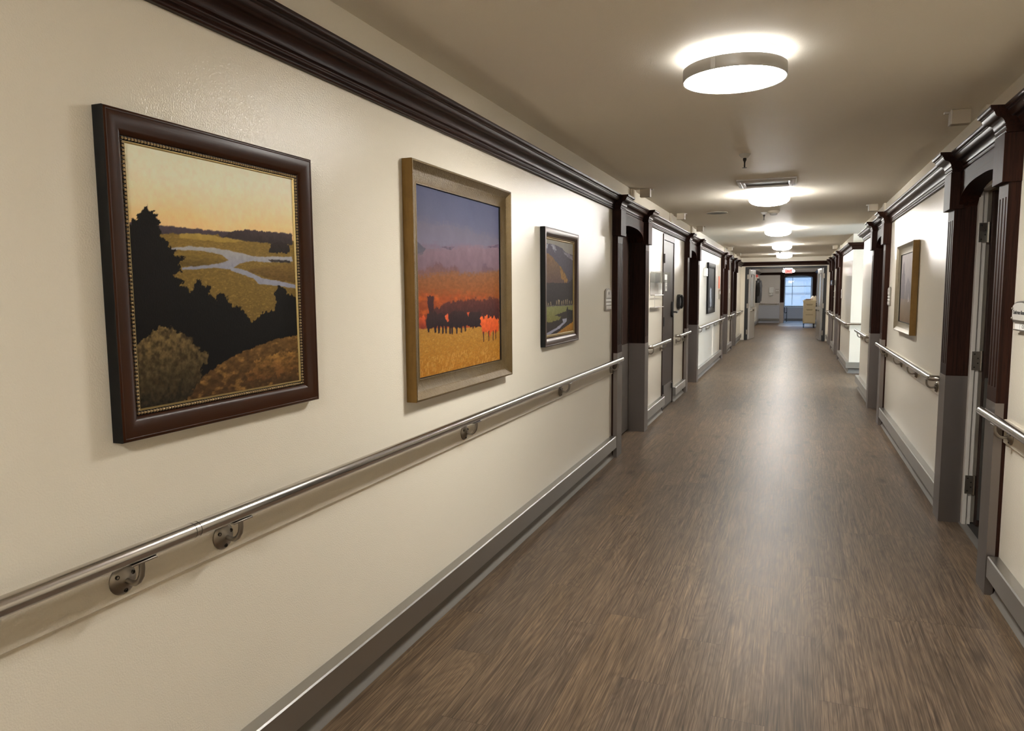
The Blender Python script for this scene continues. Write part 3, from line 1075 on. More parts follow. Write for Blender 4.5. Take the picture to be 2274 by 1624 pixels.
def canvas(name, P, side, y0, y1, z0, z1, d, mat, parent, gain=1.0):
    """flat coloured grid; u runs left to right as one looks at the wall"""
    nv, nu = P.U.shape
    ys = (y0 + P.U * (y1 - y0)) if side == 'L' else (y1 - P.U * (y1 - y0))
    zs = z0 + P.V * (z1 - z0)
    org = world_loc(parent)
    co = np.stack([np.full(ys.shape, wx(side, d) - org.x), ys - org.y, zs - org.z], -1).reshape(-1, 3)
    idx = np.arange(nu * nv).reshape(nv, nu)
    q = np.stack([idx[:-1, :-1], idx[:-1, 1:], idx[1:, 1:], idx[1:, :-1]], -1).reshape(-1, 4)
    me = bpy.data.meshes.new(name)
    me.from_pydata(co.tolist(), [], q.tolist())
    at = me.color_attributes.new('paint', 'FLOAT_COLOR', 'POINT')
    c = np.clip(P.c, 0, 255) / 255.0
    lin = np.where(c <= 0.04045, c / 12.92, ((c + 0.055) / 1.055) ** 2.4) * gain
    rgba = np.concatenate([np.clip(lin, 0, 0.95), np.ones(lin.shape[:2] + (1,))], -1).astype(np.float32)
    at.data.foreach_set('color', rgba.ravel())
    me.materials.append(mat)
    o = bpy.data.objects.new(name, me)
    COL.objects.link(o)
    o.parent = parent
    return o


def frame_sweep(mb, side, y0, y1, z0, z1, prof, close=False):
    """prof: (inset, depth) from the outer edge inwards"""
    rings = [[(wx(side, d), y0 + w, z0 + w), (wx(side, d), y1 - w, z0 + w), (wx(side, d), y1 - w, z1 - w), (wx(side, d), y0 + w, z1 - w)] for w, d in prof]
    return mb.rings(rings)


def beads(mb, side, y0, y1, z0, z1, d, r, pitch):
    def run(a, b):
        n = max(2, int(round(abs(b - a) / pitch)))
        return [a + (b - a) * k / n for k in range(n)]
    for y in run(y0, y1): mb.sphere((wx(side, d), y, z0), r, 7, 4)
    for z in run(z0, z1): mb.sphere((wx(side, d), y1, z), r, 7, 4)
    for y in run(y1, y0): mb.sphere((wx(side, d), y, z1), r, 7, 4)
    for z in run(z1, z0): mb.sphere((wx(side, d), y0, z), r, 7, 4)
    return mb


M['fr_brown'] = plain('chestnut_frame_lacquer', (0.034, 0.0100, 0.0028), 0.33, var=0.22, Specular_IOR_Level=0.18)
M['fr_bronze'] = plain('bronze_brown_frame', (0.070, 0.042, 0.033), 0.36, 0.45, var=0.15)
M['fr_gold'] = frame_gold('antique_gold_scoop', (0.075, 0.046, 0.015), (0.185, 0.128, 0.056))
M['fr_goldside'] = frame_gold('antique_gold_edge', (0.095, 0.046, 0.008), (0.25, 0.145, 0.036), emb=False)
M['fr_silvergold'] = frame_gold('silvered_gold_scoop', (0.13, 0.10, 0.06), (0.28, 0.235, 0.165))
M['bead'] = plain('pale_gold_beads', (0.50, 0.38, 0.22), 0.34, 0.75, var=0.15)
M['goldlip'] = plain('gold_lip', (0.36, 0.26, 0.10), 0.4, 0.6)
M['paint'] = paint_mat('painted_canvas')
GAIN = 0.88

# --- marsh painting
t = thing('framed_painting', 'large brown framed painting of dark trees above a winding river at dusk', 'painting', (0, 1.577, 1.5))
y0, y1, z0, z1 = 1.204, 1.948, 1.122, 1.888
sm = MB()
frame_sweep(sm, 'L', y0, y1, z0, z1, [(0.03, 0.0015), (0.0, 0.0015), (0.0, 0.031), (0.0012, 0.0335)])
obj('frame_side', sm, M['black'], t)
prof = [(0.0012, 0.0335), (0.003, 0.035), (0.006, 0.0352), (0.008, 0.0345), (0.009, 0.0335)] + [(0.009 + 0.045 * i / 8, 0.0335 - 0.014 * (i / 8) ** 1.9 + 0.002 * math.sin(PI * i / 8)) for i in range(1, 9)] + [(0.055, 0.0165)]
obj('frame', frame_sweep(MB(), 'L', y0, y1, z0, z1, prof), M['fr_brown'], t)
obj('liner', frame_sweep(MB(), 'L', y0, y1, z0, z1, [(0.055, 0.0165), (0.0555, 0.0155), (0.0665, 0.0145)]), M['black'], t)
obj('bead_trim', beads(MB(), 'L', y0 + 0.0608, y1 - 0.0608, z0 + 0.0608, z1 - 0.0608, 0.0172, 0.0040, 0.0091), M['bead'], t)
obj('gold_lip', frame_sweep(MB(), 'L', y0, y1, z0, z1, [(0.0665, 0.0165), (0.0678, 0.0165), (0.0708, 0.0105)]), M['goldlip'], t)
D = {
'p1_hills': [(0.006,0.708),(0.023,0.71),(0.162,0.708),(0.254,0.709),(0.403,0.711),(0.538,0.711),(0.699,0.723),(0.987,0.735),(0.984,0.68),(0.774,0.678),(0.494,0.681),(0.468,0.694),(0.277,0.685),(0.149,0.676),(0.003,0.666)] ,
'p1_mound': [(0.495,0.686),(0.538,0.709),(0.595,0.723),(0.669,0.731),(0.777,0.731),(0.892,0.734),(0.987,0.733),(0.987,0.68),(0.774,0.678)] ,
'p1_strip': [(0.253,0.684),(0.363,0.691),(0.55,0.683),(0.636,0.678),(0.549,0.665),(0.362,0.665),(0.251,0.666)] ,
'p1_r1': [(0.184,0.621),(0.31,0.637),(0.464,0.636),(0.589,0.626),(0.692,0.61),(0.98,0.622),(0.984,0.6),(0.817,0.588),(0.675,0.589),(0.6,0.576),(0.541,0.546),(0.432,0.55),(0.255,0.539),(0.253,0.548),(0.354,0.558),(0.46,0.568),(0.53,0.588),(0.489,0.608),(0.359,0.621),(0.201,0.616)] ,
'p1_r2': [(0.528,0.558),(0.606,0.55),(0.672,0.537),(0.748,0.512),(0.844,0.501),(0.999,0.482),(1.001,0.464),(0.843,0.477),(0.718,0.486),(0.685,0.511),(0.626,0.523),(0.541,0.541)] ,
'p1_rtree': [(0.814,0.67),(0.856,0.685),(0.923,0.687),(0.961,0.673),(0.964,0.64),(0.803,0.633)] ,
'p1_trees': [(-0.005,0.666),(0.017,0.701),(0.014,0.721),(0.045,0.727),(0.04,0.736),(0.073,0.752),(0.069,0.764),(0.091,0.785),(0.101,0.767),(0.124,0.763),(0.121,0.752),(0.143,0.746),(0.133,0.734),(0.158,0.721),(0.14,0.706),(0.166,0.678),(0.148,0.666),(0.197,0.644),(0.179,0.626),(0.225,0.621),(0.212,0.6),(0.276,0.585),(0.238,0.561),(0.254,0.53),(0.206,0.518),(0.263,0.493),(0.238,0.475),(0.28,0.466),(0.296,0.443),(0.311,0.475),(0.331,0.494),(0.35,0.494),(0.368,0.48),(0.413,0.466),(0.398,0.442),(0.436,0.413),(0.451,0.433),(0.472,0.442),(0.505,0.427),(0.517,0.402),(0.544,0.382),(0.587,0.381),(0.629,0.345),(0.657,0.302),(0.721,0.337),(0.762,0.357),(0.818,0.35),(0.847,0.403),(0.831,0.425),(0.868,0.481),(0.893,0.468),(0.918,0.458),(0.926,0.441),(0.969,0.43),(1.031,0.407),(1.029,0.225),(0.825,0.198),(0.428,0.096),(0.32,0.05),(0.242,0.003),(-0.019,-0.014),(-0.014,0.532)] ,
'p1_hill': [(1.039,0.232),(0.827,0.22),(0.696,0.196),(0.544,0.166),(0.444,0.134),(0.348,0.094),(0.269,0.046),(0.204,-0.011),(1.022,-0.045)] ,
'p1_bush': [(-0.0,0.243),(0.044,0.275),(0.078,0.295),(0.123,0.308),(0.179,0.303),(0.224,0.278),(0.284,0.261),(0.294,0.232),(0.325,0.216),(0.317,0.202),(0.381,0.193),(0.372,0.16),(0.324,0.116),(0.335,0.086),(0.294,0.043),(0.216,-0.013),(-0.019,-0.014)] ,
'p2_haze': [(-0.013,0.82),(0.181,0.826),(0.455,0.815),(1.014,0.799),(1.013,0.756),(-0.018,0.691)] ,
'p2_bluehill': [(-0.017,0.716),(0.045,0.703),(0.092,0.681),(0.059,0.644),(-0.02,0.624)] ,
'p2_pink': [(-0.02,0.641),(0.092,0.672),(0.264,0.704),(0.452,0.721),(0.771,0.741),(1.014,0.767),(1.009,0.54),(-0.024,0.523)] ,
'p2_trees': [(-0.001,0.532),(0.016,0.566),(0.056,0.572),(0.072,0.559),(0.105,0.582),(0.156,0.592),(0.19,0.607),(0.243,0.61),(0.278,0.587),(0.324,0.584),(0.332,0.566),(0.362,0.604),(0.39,0.595),(0.419,0.601),(0.467,0.564),(0.351,0.552),(0.171,0.548)] ,
'p2_trees2': [(0.744,0.566),(0.761,0.623),(0.81,0.628),(0.826,0.604),(0.862,0.611),(0.922,0.597),(0.909,0.57)] ,
'p2_brown': [(-0.001,0.532),(0.104,0.538),(0.351,0.562),(0.487,0.555),(0.528,0.566),(0.59,0.558),(0.767,0.572),(1.01,0.594),(1.006,0.398),(-0.005,0.413)] ,
'p2_orange': [(-0.004,0.456),(0.168,0.455),(0.444,0.445),(0.763,0.428),(1.006,0.404),(1.001,0.19),(-0.011,0.251)] ,
'p2_mass': [(0.148,0.362),(0.217,0.369),(0.346,0.399),(0.482,0.401),(0.629,0.414),(0.762,0.402),(0.857,0.416),(1.006,0.404),(1.002,0.256),(0.145,0.295)] ,
'p2_herd': [(0.078,0.298),(0.1,0.341),(0.164,0.344),(0.198,0.334),(0.288,0.326),(0.314,0.288),(0.343,0.333),(0.401,0.341),(0.46,0.344),(0.531,0.327),(0.562,0.326),(0.626,0.334),(0.715,0.326),(0.737,0.31),(0.735,0.237),(0.656,0.231),(0.539,0.248),(0.437,0.244),(0.304,0.26),(0.213,0.26),(0.102,0.253)] ,
'p2_cotton': [(0.096,0.425),(0.133,0.433),(0.172,0.424),(0.165,0.384),(0.155,0.34),(0.116,0.341),(0.106,0.385)] ,
'p2_lbush': [(-0.004,0.315),(0.079,0.32),(0.087,0.298),(0.077,0.263),(-0.003,0.259)] ,
'p2_ground': [(-0.011,0.26),(0.161,0.254),(0.539,0.238),(0.735,0.232),(1.001,0.19),(1.02,-0.144),(-0.021,-0.006)] ,
'p2_orb': [(0.725,0.295),(0.748,0.307),(0.771,0.282),(0.802,0.297),(0.83,0.285),(0.854,0.297),(0.89,0.277),(0.927,0.29),(0.982,0.268),(0.989,0.213),(0.95,0.183),(0.9,0.191),(0.851,0.178),(0.804,0.202),(0.757,0.184),(0.73,0.227)] ,
'p3_mount': [(-0.017,0.955),(0.186,0.958),(0.429,0.949),(0.588,0.93),(0.72,0.89),(1.031,0.875),(1.032,0.36),(-0.023,0.373)] ,
'p3_gold': [(-0.018,0.857),(0.097,0.849),(0.185,0.839),(0.366,0.775),(0.588,0.709),(0.753,0.628),(0.821,0.573),(0.753,0.534),(0.427,0.514),(-0.021,0.495)] ,
'p3_base': [(-0.021,0.547),(0.427,0.55),(0.821,0.554),(1.032,0.614),(1.033,0.302),(-0.023,0.312)] ,
'p3_meadow': [(-0.023,0.299),(0.49,0.298),(1.033,0.297),(1.034,-0.072),(-0.026,-0.011)] ,
'p3_bank': [(-0.025,0.134),(0.179,0.134),(0.457,0.147),(0.554,0.18),(0.301,0.193),(0.586,0.226),(0.753,0.236),(1.033,0.243),(1.033,0.096),(0.586,0.039),(0.3,-0.029),(-0.026,-0.011)] ,
'p3_river': [(-0.026,0.016),(0.179,0.04),(0.362,0.063),(0.619,0.112),(0.586,0.151),(0.753,0.157),(0.753,0.121),(0.586,0.076),(0.489,0.053),(0.239,0.019),(0.031,-0.014)] ,
'p3_gold2': [(1.033,0.11),(0.821,0.075),(0.619,0.042),(0.3,-0.007),(1.034,-0.032)] ,
}
P = Paint(330, 340, 11)
P.grad([(0.0, (60, 45, 30)), (0.66, (252, 188, 134)), (0.74, (254, 203, 146)), (0.82, (252, 218, 176)), (0.92, (247, 230, 202)), (1.0, (242, 232, 206))], 0.04, 46)
w = np.clip((P.U - 0.45) * 1.6, 0, 1) * np.clip((P.V - 0.8) * 5, 0, 1)
P.c = P.c * (1 - 0.5 * w[..., None]) + np.array((222, 224, 210)) * 0.5 * w[..., None]
P.poly([(-0.1, 0.70), (1.1, 0.70), (1.1, 0.1), (-0.1, 0.1)], (142, 116, 58), (98, 78, 38), 0.0, tex=0.14, tf=70, asp=3, alt=(160, 130, 68), altq=0.62)
P.poly(D['p1_hills'], (88, 76, 88), (72, 62, 66), 0.006, 60, 0.08)
P.poly(D['p1_mound'], (78, 66, 70), (58, 50, 48), 0.008, 70, 0.12)
P.poly(D['p1_strip'], (186, 158, 84), (176, 146, 70), 0.006, tex=0.08)
P.poly([(0.55, 0.535), (1.05, 0.60), (1.05, 0.49), (0.86, 0.50), (0.70, 0.53)], (140, 112, 58), (92, 70, 36), 0.01, tex=0.18, asp=3)
P.poly([(0.20, 0.61), (0.47, 0.60), (0.55, 0.58), (0.42, 0.555), (0.25, 0.552)], (148, 122, 60), (96, 78, 40), 0.01, tex=0.18, asp=3)
P.poly(D['p1_r1'], (178, 176, 178), (150, 152, 172), 0.004, 30, 0.07)
P.poly(D['p1_r2'], (160, 162, 178), (150, 152, 172), 0.004, 30, 0.07)
P.poly(D['p1_rtree'], (58, 48, 46), (42, 36, 34), 0.012, 60, 0.12)
P.poly([(0.80, 0.60), (0.96, 0.605), (0.97, 0.592), (0.82, 0.588)], (66, 60, 60), None, 0.006)
P.poly(D['p1_trees'], (24, 20, 18), (15, 13, 12), 0.017, 75, 0.10)
P.poly(D['p1_hill'], (104, 76, 40), (62, 42, 26), 0.008, 60, 0.30, 26, 2, alt=(150, 112, 58), altq=0.60)
P.poly([(0.72, 0.135), (0.86, 0.15), (1.03, 0.15), (1.03, 0.06), (0.62, 0.03), (0.60, 0.075)], (146, 108, 54), (96, 62, 34), 0.03, 30, 0.3, 30, 2, alt=(84, 60, 32), altq=0.52)
P.poly(D['p1_bush'], (118, 98, 60), (34, 29, 22), 0.02, 70, 0.45, 46, 1, alt=(58, 46, 30), altq=0.55)
P.c[P.msk] *= 0.90
canvas('canvas', P, 'L', y0 + 0.070, y1 - 0.070, z0 + 0.070, z1 - 0.070, 0.0112, M['paint'], t, 1.17)

# --- painting of orange hills
t = thing('framed_painting', 'gold framed painting of orange hills and dark trees under purple sky', 'painting', (0, 3.1, 1.5))
y0, y1, z0, z1 = 2.578, 3.662, 1.018, 2.000
obj('frame_side', frame_sweep(MB(), 'L', y0, y1, z0, z1, [(0.03, 0.0015), (0.0, 0.0015), (0.0, 0.046), (0.002, 0.048)]), M['fr_goldside'], t)
prof = [(0.002, 0.048), (0.008, 0.0485), (0.011, 0.046)] + [(0.011 + 0.069 * i / 9, 0.046 - 0.029 * math.sin(PI / 2 * i / 9)) for i in range(1, 10)] + [(0.083, 0.0185), (0.087, 0.0175)]
obj('frame', frame_sweep(MB(), 'L', y0, y1, z0, z1, prof), M['fr_gold'], t)
obj('liner', frame_sweep(MB(), 'L', y0, y1, z0, z1, [(0.087, 0.0175), (0.0885, 0.0095), (0.096, 0.0095)]), M['black'], t)
P = Paint(250, 330, 23)
P.grad([(0.0, (176, 112, 34)), (0.70, (128, 112, 130)), (0.76, (122, 118, 138)), (0.84, (106, 107, 133)), (1.0, (94, 98, 128))], 0.03, 12)
P.poly(D['p2_haze'], (120, 114, 132), (128, 122, 142), 0.02, 8, 0.03, 10, feather=0.03)
P.poly(D['p2_bluehill'], (92, 90, 104), (100, 96, 108), 0.012, 20, 0.05)
P.poly(D['p2_pink'], (142, 118, 130), (122, 98, 110), 0.012, 14, 0.07, 16, feather=0.022)
P.poly([(0.25, 0.70), (0.40, 0.712), (0.36, 0.685)], (104, 92, 108), None, 0.01)
P.poly([(0.82, 0.735), (1.02, 0.765), (1.02, 0.74)], (108, 92, 112), None, 0.01)
P.poly(D['p2_trees'], (112, 84, 92), (134, 94, 86), 0.012, 60, 0.08, feather=0.008)
P.poly(D['p2_trees2'], (110, 90, 106), (118, 88, 94), 0.012, 60, 0.08, feather=0.006)
P.poly(D['p2_brown'], (140, 96, 64), (150, 82, 38), 0.012, 20, 0.12, 30, 2, feather=0.02)
P.poly(D['p2_orange'], (160, 80, 38), (150, 58, 34), 0.012, 14, 0.14, 14, 2, alt=(206, 100, 36), altq=0.58, feather=0.03)
P.poly(D['p2_mass'], (96, 50, 44), (58, 35, 38), 0.022, 50, 0.14, feather=0.008)
P.poly(D['p2_lbush'], (216, 92, 44), (128, 50, 40), 0.02, 50, 0.15)
P.poly(D['p2_cotton'], (72, 40, 42), (58, 34, 38), 0.012, 50, 0.08)
P.poly(D['p2_ground'], (176, 128, 54), (180, 112, 28), 0.004, 20, 0.12, 60, 2, alt=(190, 142, 68), altq=0.60)
P.poly(D['p2_herd'], (60, 40, 40), (38, 27, 32), 0.016, 44, 0.12)
for u in (0.105, 0.175, 0.215, 0.255, 0.29, 0.335, 0.36, 0.415, 0.47, 0.52, 0.62, 0.655, 0.70):
    P.poly([(u - 0.012, 0.27), (u + 0.014, 0.27), (u + 0.009, 0.205 + 0.10 * abs(u - 0.4)), (u - 0.007, 0.205 + 0.10 * abs(u - 0.4))], (40, 27, 33), None, 0.004)
P.poly([(0.28, 0.315), (0.31, 0.33), (0.33, 0.29), (0.31, 0.28)], (220, 96, 56), None, 0.01)
P.poly([(0.545, 0.33), (0.575, 0.33), (0.56, 0.30)], (220, 96, 56), None, 0.01)
P.poly(D['p2_orb'], (246, 112, 56), (206, 82, 40), 0.028, 60, 0.16, 40)
for u in (0.76, 0.835, 0.90, 0.94):
    P.poly([(u - 0.007, 0.20), (u + 0.008, 0.20), (u + 0.006, 0.135), (u - 0.004, 0.135)], (66, 34, 30), None, 0.003)
P.strokes((0, 1, 0, 0.10), 170, (214, 158, 84), 0.003, 0.009, 4)
P.strokes((0, 1, 0.05, 0.2), 90, (200, 152, 78), 0.005, 0.003, 6)
canvas('canvas', P, 'L', y0 + 0.09, y1 - 0.09, z0 + 0.09, z1 - 0.09, 0.0096, M['paint'], t, 0.68)

# --- mountain stream painting
t = thing('framed_painting', 'bronze framed painting of a snowy mountain over a green meadow stream', 'painting', (0, 4.64, 1.5))
y0, y1, z0, z1 = 4.268, 5.020, 1.121, 1.871
obj('frame_side', frame_sweep(MB(), 'L', y0, y1, z0, z1, [(0.03, 0.0015), (0.0, 0.0015), (0.0, 0.031), (0.0012, 0.0335)]), M['black'], t)
prof = [(0.0012, 0.0335), (0.003, 0.035), (0.006, 0.0352), (0.009, 0.0335)] + [(0.009 + 0.041 * i / 8, 0.0335 - 0.014 * (i / 8) ** 1.9 + 0.003 * math.sin(PI * i / 8)) for i in range(1, 9)] + [(0.052, 0.0165)]
obj('frame', frame_sweep(MB(), 'L', y0, y1, z0, z1, prof), M['fr_bronze'], t)
obj('liner', frame_sweep(MB(), 'L', y0, y1, z0, z1, [(0.052, 0.0165), (0.0525, 0.0155), (0.0635, 0.0145)]), M['black'], t)
obj('bead_trim', beads(MB(), 'L', y0 + 0.0578, y1 - 0.0578, z0 + 0.0578, z1 - 0.0578, 0.0172, 0.0040, 0.0095), M['bead'], t)
obj('gold_lip', frame_sweep(MB(), 'L', y0, y1, z0, z1, [(0.0635, 0.0165), (0.0665, 0.0165), (0.0725, 0.0105)]), M['goldlip'], t)
P = Paint(200, 240, 37)
P.grad([(0.0, (80, 70, 60)), (0.86, (158, 152, 150)), (1.0, (168, 164, 154))], 0.03)
P.poly(D['p3_mount'], (104, 98, 116), (70, 62, 66), 0.008, 24, 0.08)
P.poly([(0.02, 0.95), (0.10, 0.945), (0.04, 0.88), (0.0, 0.87)], (168, 168, 182), None, 0.02, 30)
P.poly([(0.16, 0.955), (0.30, 0.95), (0.40, 0.90), (0.30, 0.91), (0.34, 0.87), (0.24, 0.92)], (160, 158, 174), None, 0.02, 30)
P.poly([(0.60, 0.90), (1.0, 0.86), (1.0, 0.80), (0.72, 0.86)], (138, 132, 148), None, 0.02, 20)
P.poly(D['p3_gold'], (142, 108, 74), (92, 72, 68), 0.012, 30, 0.12)
P.poly([(0.50, 0.73), (0.60, 0.69), (0.80, 0.58), (0.72, 0.55), (0.55, 0.60)], (158, 116, 60), None, 0.03, 30, 0.2)
P.poly(D['p3_base'], (64, 55, 56), (52, 46, 48), 0.012, 30, 0.08)
for k, (u, h) in enumerate([(0.02, 0.04), (0.08, 0.02), (0.16, 0.03), (0.36, 0.04), (0.42, 0.05), (0.46, 0.04), (0.55, 0.03), (0.62, 0.04), (0.70, 0.04), (0.76, 0.05), (0.84, 0.03), (0.92, 0.03)]):
    P.poly([(u, 0.31), (u + 0.035, 0.31), (u + 0.03, 0.32 + h), (u + 0.005, 0.32 + h)], (168, 150, 122), (120, 104, 84), 0.012, 40)
P.poly(D['p3_meadow'], (138, 140, 92), (112, 98, 40), 0.006, 20, 0.12, 30, 3)
P.poly(D['p3_bank'], (62, 54, 48), (54, 46, 46), 0.012, 30, 0.1)
P.poly([(0.74, 0.25), (0.78, 0.29), (0.81, 0.25), (0.97, 0.24), (0.97, 0.13), (0.78, 0.14)], (46, 42, 42), None, 0.014, 40)
P.poly(D['p3_river'], (172, 172, 188), (150, 150, 168), 0.006, 30, 0.08)
P.poly(D['p3_gold2'], (196, 142, 56), (150, 104, 44), 0.012, 30, 0.14)
canvas('canvas', P, 'L', y0 + 0.070, y1 - 0.070, z0 + 0.070, z1 - 0.070, 0.0112, M['paint'], t, GAIN)

# --- misty picture on the right wall
t = thing('framed_painting', 'gold framed misty grey tree picture on the right wall', 'painting', (W, 7.2, 1.5))
y0, y1, z0, z1 = 6.72, 7.735, 1.085, 1.868
obj('frame_side', frame_sweep(MB(), 'R', y0, y1, z0, z1, [(0.03, 0.0015), (0.0, 0.0015), (0.0, 0.048), (0.002, 0.050)]), M['fr_goldside'], t)
prof = [(0.002, 0.050), (0.008, 0.0505), (0.011, 0.048)] + [(0.011 + 0.066 * i / 9, 0.048 - 0.029 * math.sin(PI / 2 * i / 9)) for i in range(1, 10)] + [(0.083, 0.0195)]
obj('frame', frame_sweep(MB(), 'R', y0, y1, z0, z1, prof), M['fr_silvergold'], t)
obj('liner', frame_sweep(MB(), 'R', y0, y1, z0, z1, [(0.083, 0.0195), (0.0845, 0.0115), (0.095, 0.0115)]), M['black'], t)
P = Paint(120, 150, 51)
P.grad([(0.0, (104, 86, 68)), (0.25, (112, 98, 84)), (0.45, (128, 120, 118)), (0.7, (150, 142, 142)), (1.0, (160, 152, 150))], 0.04)
P.poly([(0.02, 0.34), (0.06, 0.70), (0.10, 0.74), (0.13, 0.86), (0.17, 0.92), (0.20, 0.86), (0.23, 0.74), (0.28, 0.70), (0.32, 0.34)], (112, 106, 112), (104, 98, 100), 0.02, 20, 0.06)
P.poly([(0.35, 0.34), (0.38, 0.56), (0.50, 0.66), (0.62, 0.60), (0.75, 0.52), (0.85, 0.34)], (124, 118, 122), (110, 104, 104), 0.03, 16, 0.06)
P.poly([(0.55, 0.30), (0.60, 0.42), (0.66, 0.30)], (150, 142, 138), None, 0.02)
canvas('canvas', P, 'R', y0 + 0.09, y1 - 0.09, z0 + 0.09, z1 - 0.09, 0.0116, M['paint'], t, 0.9)

# --- tall dark picture further along on the left
t = thing('framed_picture', 'black framed dark picture with a white waterfall, left wall', 'picture', (0, 14.1, 1.5))
y0, y1, z0, z1 = 13.50, 14.74, 1.055, 1.985
obj('frame', frame_sweep(MB(), 'L', y0, y1, z0, z1, [(0.03, 0.0015), (0.0, 0.0015), (0.0, 0.036), (0.002, 0.038), (0.03, 0.038), (0.07, 0.03), (0.095, 0.014), (0.10, 0.014)]), M['black'], t)
P = Paint(90, 90, 61)
P.grad([(0.0, (50, 52, 56)), (0.5, (60, 60, 62)), (1.0, (86, 84, 84))], 0.2, 14)
P.poly([(0.40, 0.02), (0.36, 0.35), (0.42, 0.52), (0.56, 0.50), (0.62, 0.30), (0.66, 0.02)], (196, 200, 206), (150, 154, 162), 0.06, 14, 0.2)
canvas('canvas', P, 'L', y0 + 0.098, y1 - 0.098, z0 + 0.098, z1 - 0.098, 0.0145, M['paint'], t, 0.8)

# ------------------------------------------------------------------ ceiling lights
LX = 1.2145


def ceiling_light(y, label, drum=True, lit=1):
    t = thing('ceiling_light', label, 'ceiling light', (LX, y, H), 'round flush ceiling lights along the corridor')
    c = (LX, y, 0)
    if not drum:
        obj('base_pan', MB().lathe([(0.176, H), (0.178, H - 0.004), (0.178, H - 0.040), (0.170, H - 0.044), (0.0, H - 0.044)], c, 'z', 72), M['lampbase'], t)
        obj('glow_ring', MB().lathe([(0.170, H - 0.044), (0.204, H - 0.047), (0.204, H - 0.053), (0.170, H - 0.056)], c, 'z', 72), M['lampedge'], t)
        obj('metal_band', MB().lathe([(0.2035, H - 0.0535), (0.2085, H - 0.0525), (0.2090, H - 0.0545), (0.2090, H - 0.100), (0.2075, H - 0.102), (0.2035, H - 0.101), (0.2035, H - 0.0535)], c, 'z', 96), M['lampring'], t)
        obj('diffuser', MB().lathe([(0.203, H - 0.060), (0.203, H - 0.092), (0.198, H - 0.099), (0.17, H - 0.105), (0.11, H - 0.110), (0.05, H - 0.112), (0.0, H - 0.1125)], c, 'z', 96), M['lamp'], t)
        obj('seam_plate', MB().box(LX - 0.075, LX - 0.058, y - 0.2025, y - 0.1945, H - 0.100, H - 0.055), M['lampring'], t)
    else:
        obj('base_pan', MB().lathe([(0.206, H), (0.207, H - 0.006), (0.196, H - 0.010), (0.0, H - 0.010)], c, 'z', 64), M['lampring'], t)
        obj('diffuser', MB().lathe([(0.194, H - 0.010), (0.1945, H - 0.060), (0.188, H - 0.076), (0.165, H - 0.094), (0.12, H - 0.110), (0.06, H - 0.119), (0.0, H - 0.122)], c, 'z', 64), M['lamp'], t)
        ring = MB()
        n = 64
        for k in range(1):
            ring.lathe([(0.1955, H - 0.055), (0.199, H - 0.055), (0.199, H - 0.061), (0.1955, H - 0.061), (0.1955, H - 0.055)], c, 'z', n)
        obj('metal_band', ring, M['lampring'], t)
        for a in (-1.15, 0.42, 1.99, 3.56):
            x, yy = LX + 0.1985 * math.cos(a), y + 0.1985 * math.sin(a)
            obj('clip', MB().tube([(x, yy, H - 0.006), (x, yy, H - 0.066)], 0.0022, 8), M['lampring'], t)
    return t


ceiling_light(3.24, 'round white ceiling light with a wide metal band, nearest the camera', drum=False)
ceiling_light(7.87, 'round white drum ceiling light beside the ceiling vent')
ceiling_light(12.27, 'round white drum ceiling light near the grey ceiling speaker, third along the corridor')
ceiling_light(16.53, 'round white drum ceiling light, fourth along the corridor')
ceiling_light(20.68, 'round white drum ceiling light just before the double doors')
ceiling_light(-1.05, 'round white ceiling light just behind the camera position')
ceiling_light(-5.2, 'round white ceiling light at the rear end of the corridor')
M_l = M['lamp']
M['lamp'] = glow('hall_fill_lamp_diffuser', (1.0, 0.97, 0.93), LAMP * 0.8)  # glow of the two added fill lamps in the far hall
ceiling_light(26.5, 'unseen drum light added beyond the double doors to brighten the hall')  # added lamp, out of view, lifts the brightness of the far hall
ceiling_light(31.0, 'unseen drum light added over the cart to brighten the far hall')  # second added fill lamp, hidden by the door header
M['lamp'] = M_l

# ------------------------------------------------------------------ things on the ceiling
t = thing('ceiling_vent', 'square metal air vent set in the ceiling before the second light', 'vent', (1.217, 7.0, H))
a, b, c0, c1 = 0.968, 1.470, 6.78, 7.24
rg = [[(a + i, c0 + i, z), (b - i, c0 + i, z), (b - i, c1 - i, z), (a + i, c1 - i, z)] for i, z in ((0, H), (0.0, H - 0.012), (0.012, H - 0.020), (0.034, H - 0.020), (0.040, H - 0.012), (0.040, H - 0.022), (0.052, H - 0.026), (0.066, H - 0.022), (0.068, H - 0.006))]
obj('vent_frame', MB().rings(rg), M['vent'], t)
obj('grille', box(a + 0.066, b - 0.066, c0 + 0.066, c1 - 0.066, H - 0.010, H - 0.002), M['ventdark'], t)


def sprinkler(x, y, label):
    t = thing('fire_sprinkler', label, 'sprinkler', (x, y, H), 'pendent fire sprinklers in the corridor ceiling')
    obj('escutcheon', MB().lathe([(0.040, H), (0.040, H - 0.004), (0.030, H - 0.018), (0.022, H - 0.028), (0.0, H - 0.028)], (x, y, 0), 'z', 28), M['white'], t)
    hd = MB().lathe([(0.012, H - 0.028), (0.013, H - 0.042), (0.008, H - 0.050), (0.005, H - 0.062), (0.0055, H - 0.088), (0.004, H - 0.094), (0.016, H - 0.0945), (0.017, H - 0.0965), (0.0, H - 0.097)], (x, y, 0), 'z', 18)
    obj('sprinkler_head', hd, M['darkmetal'], t)


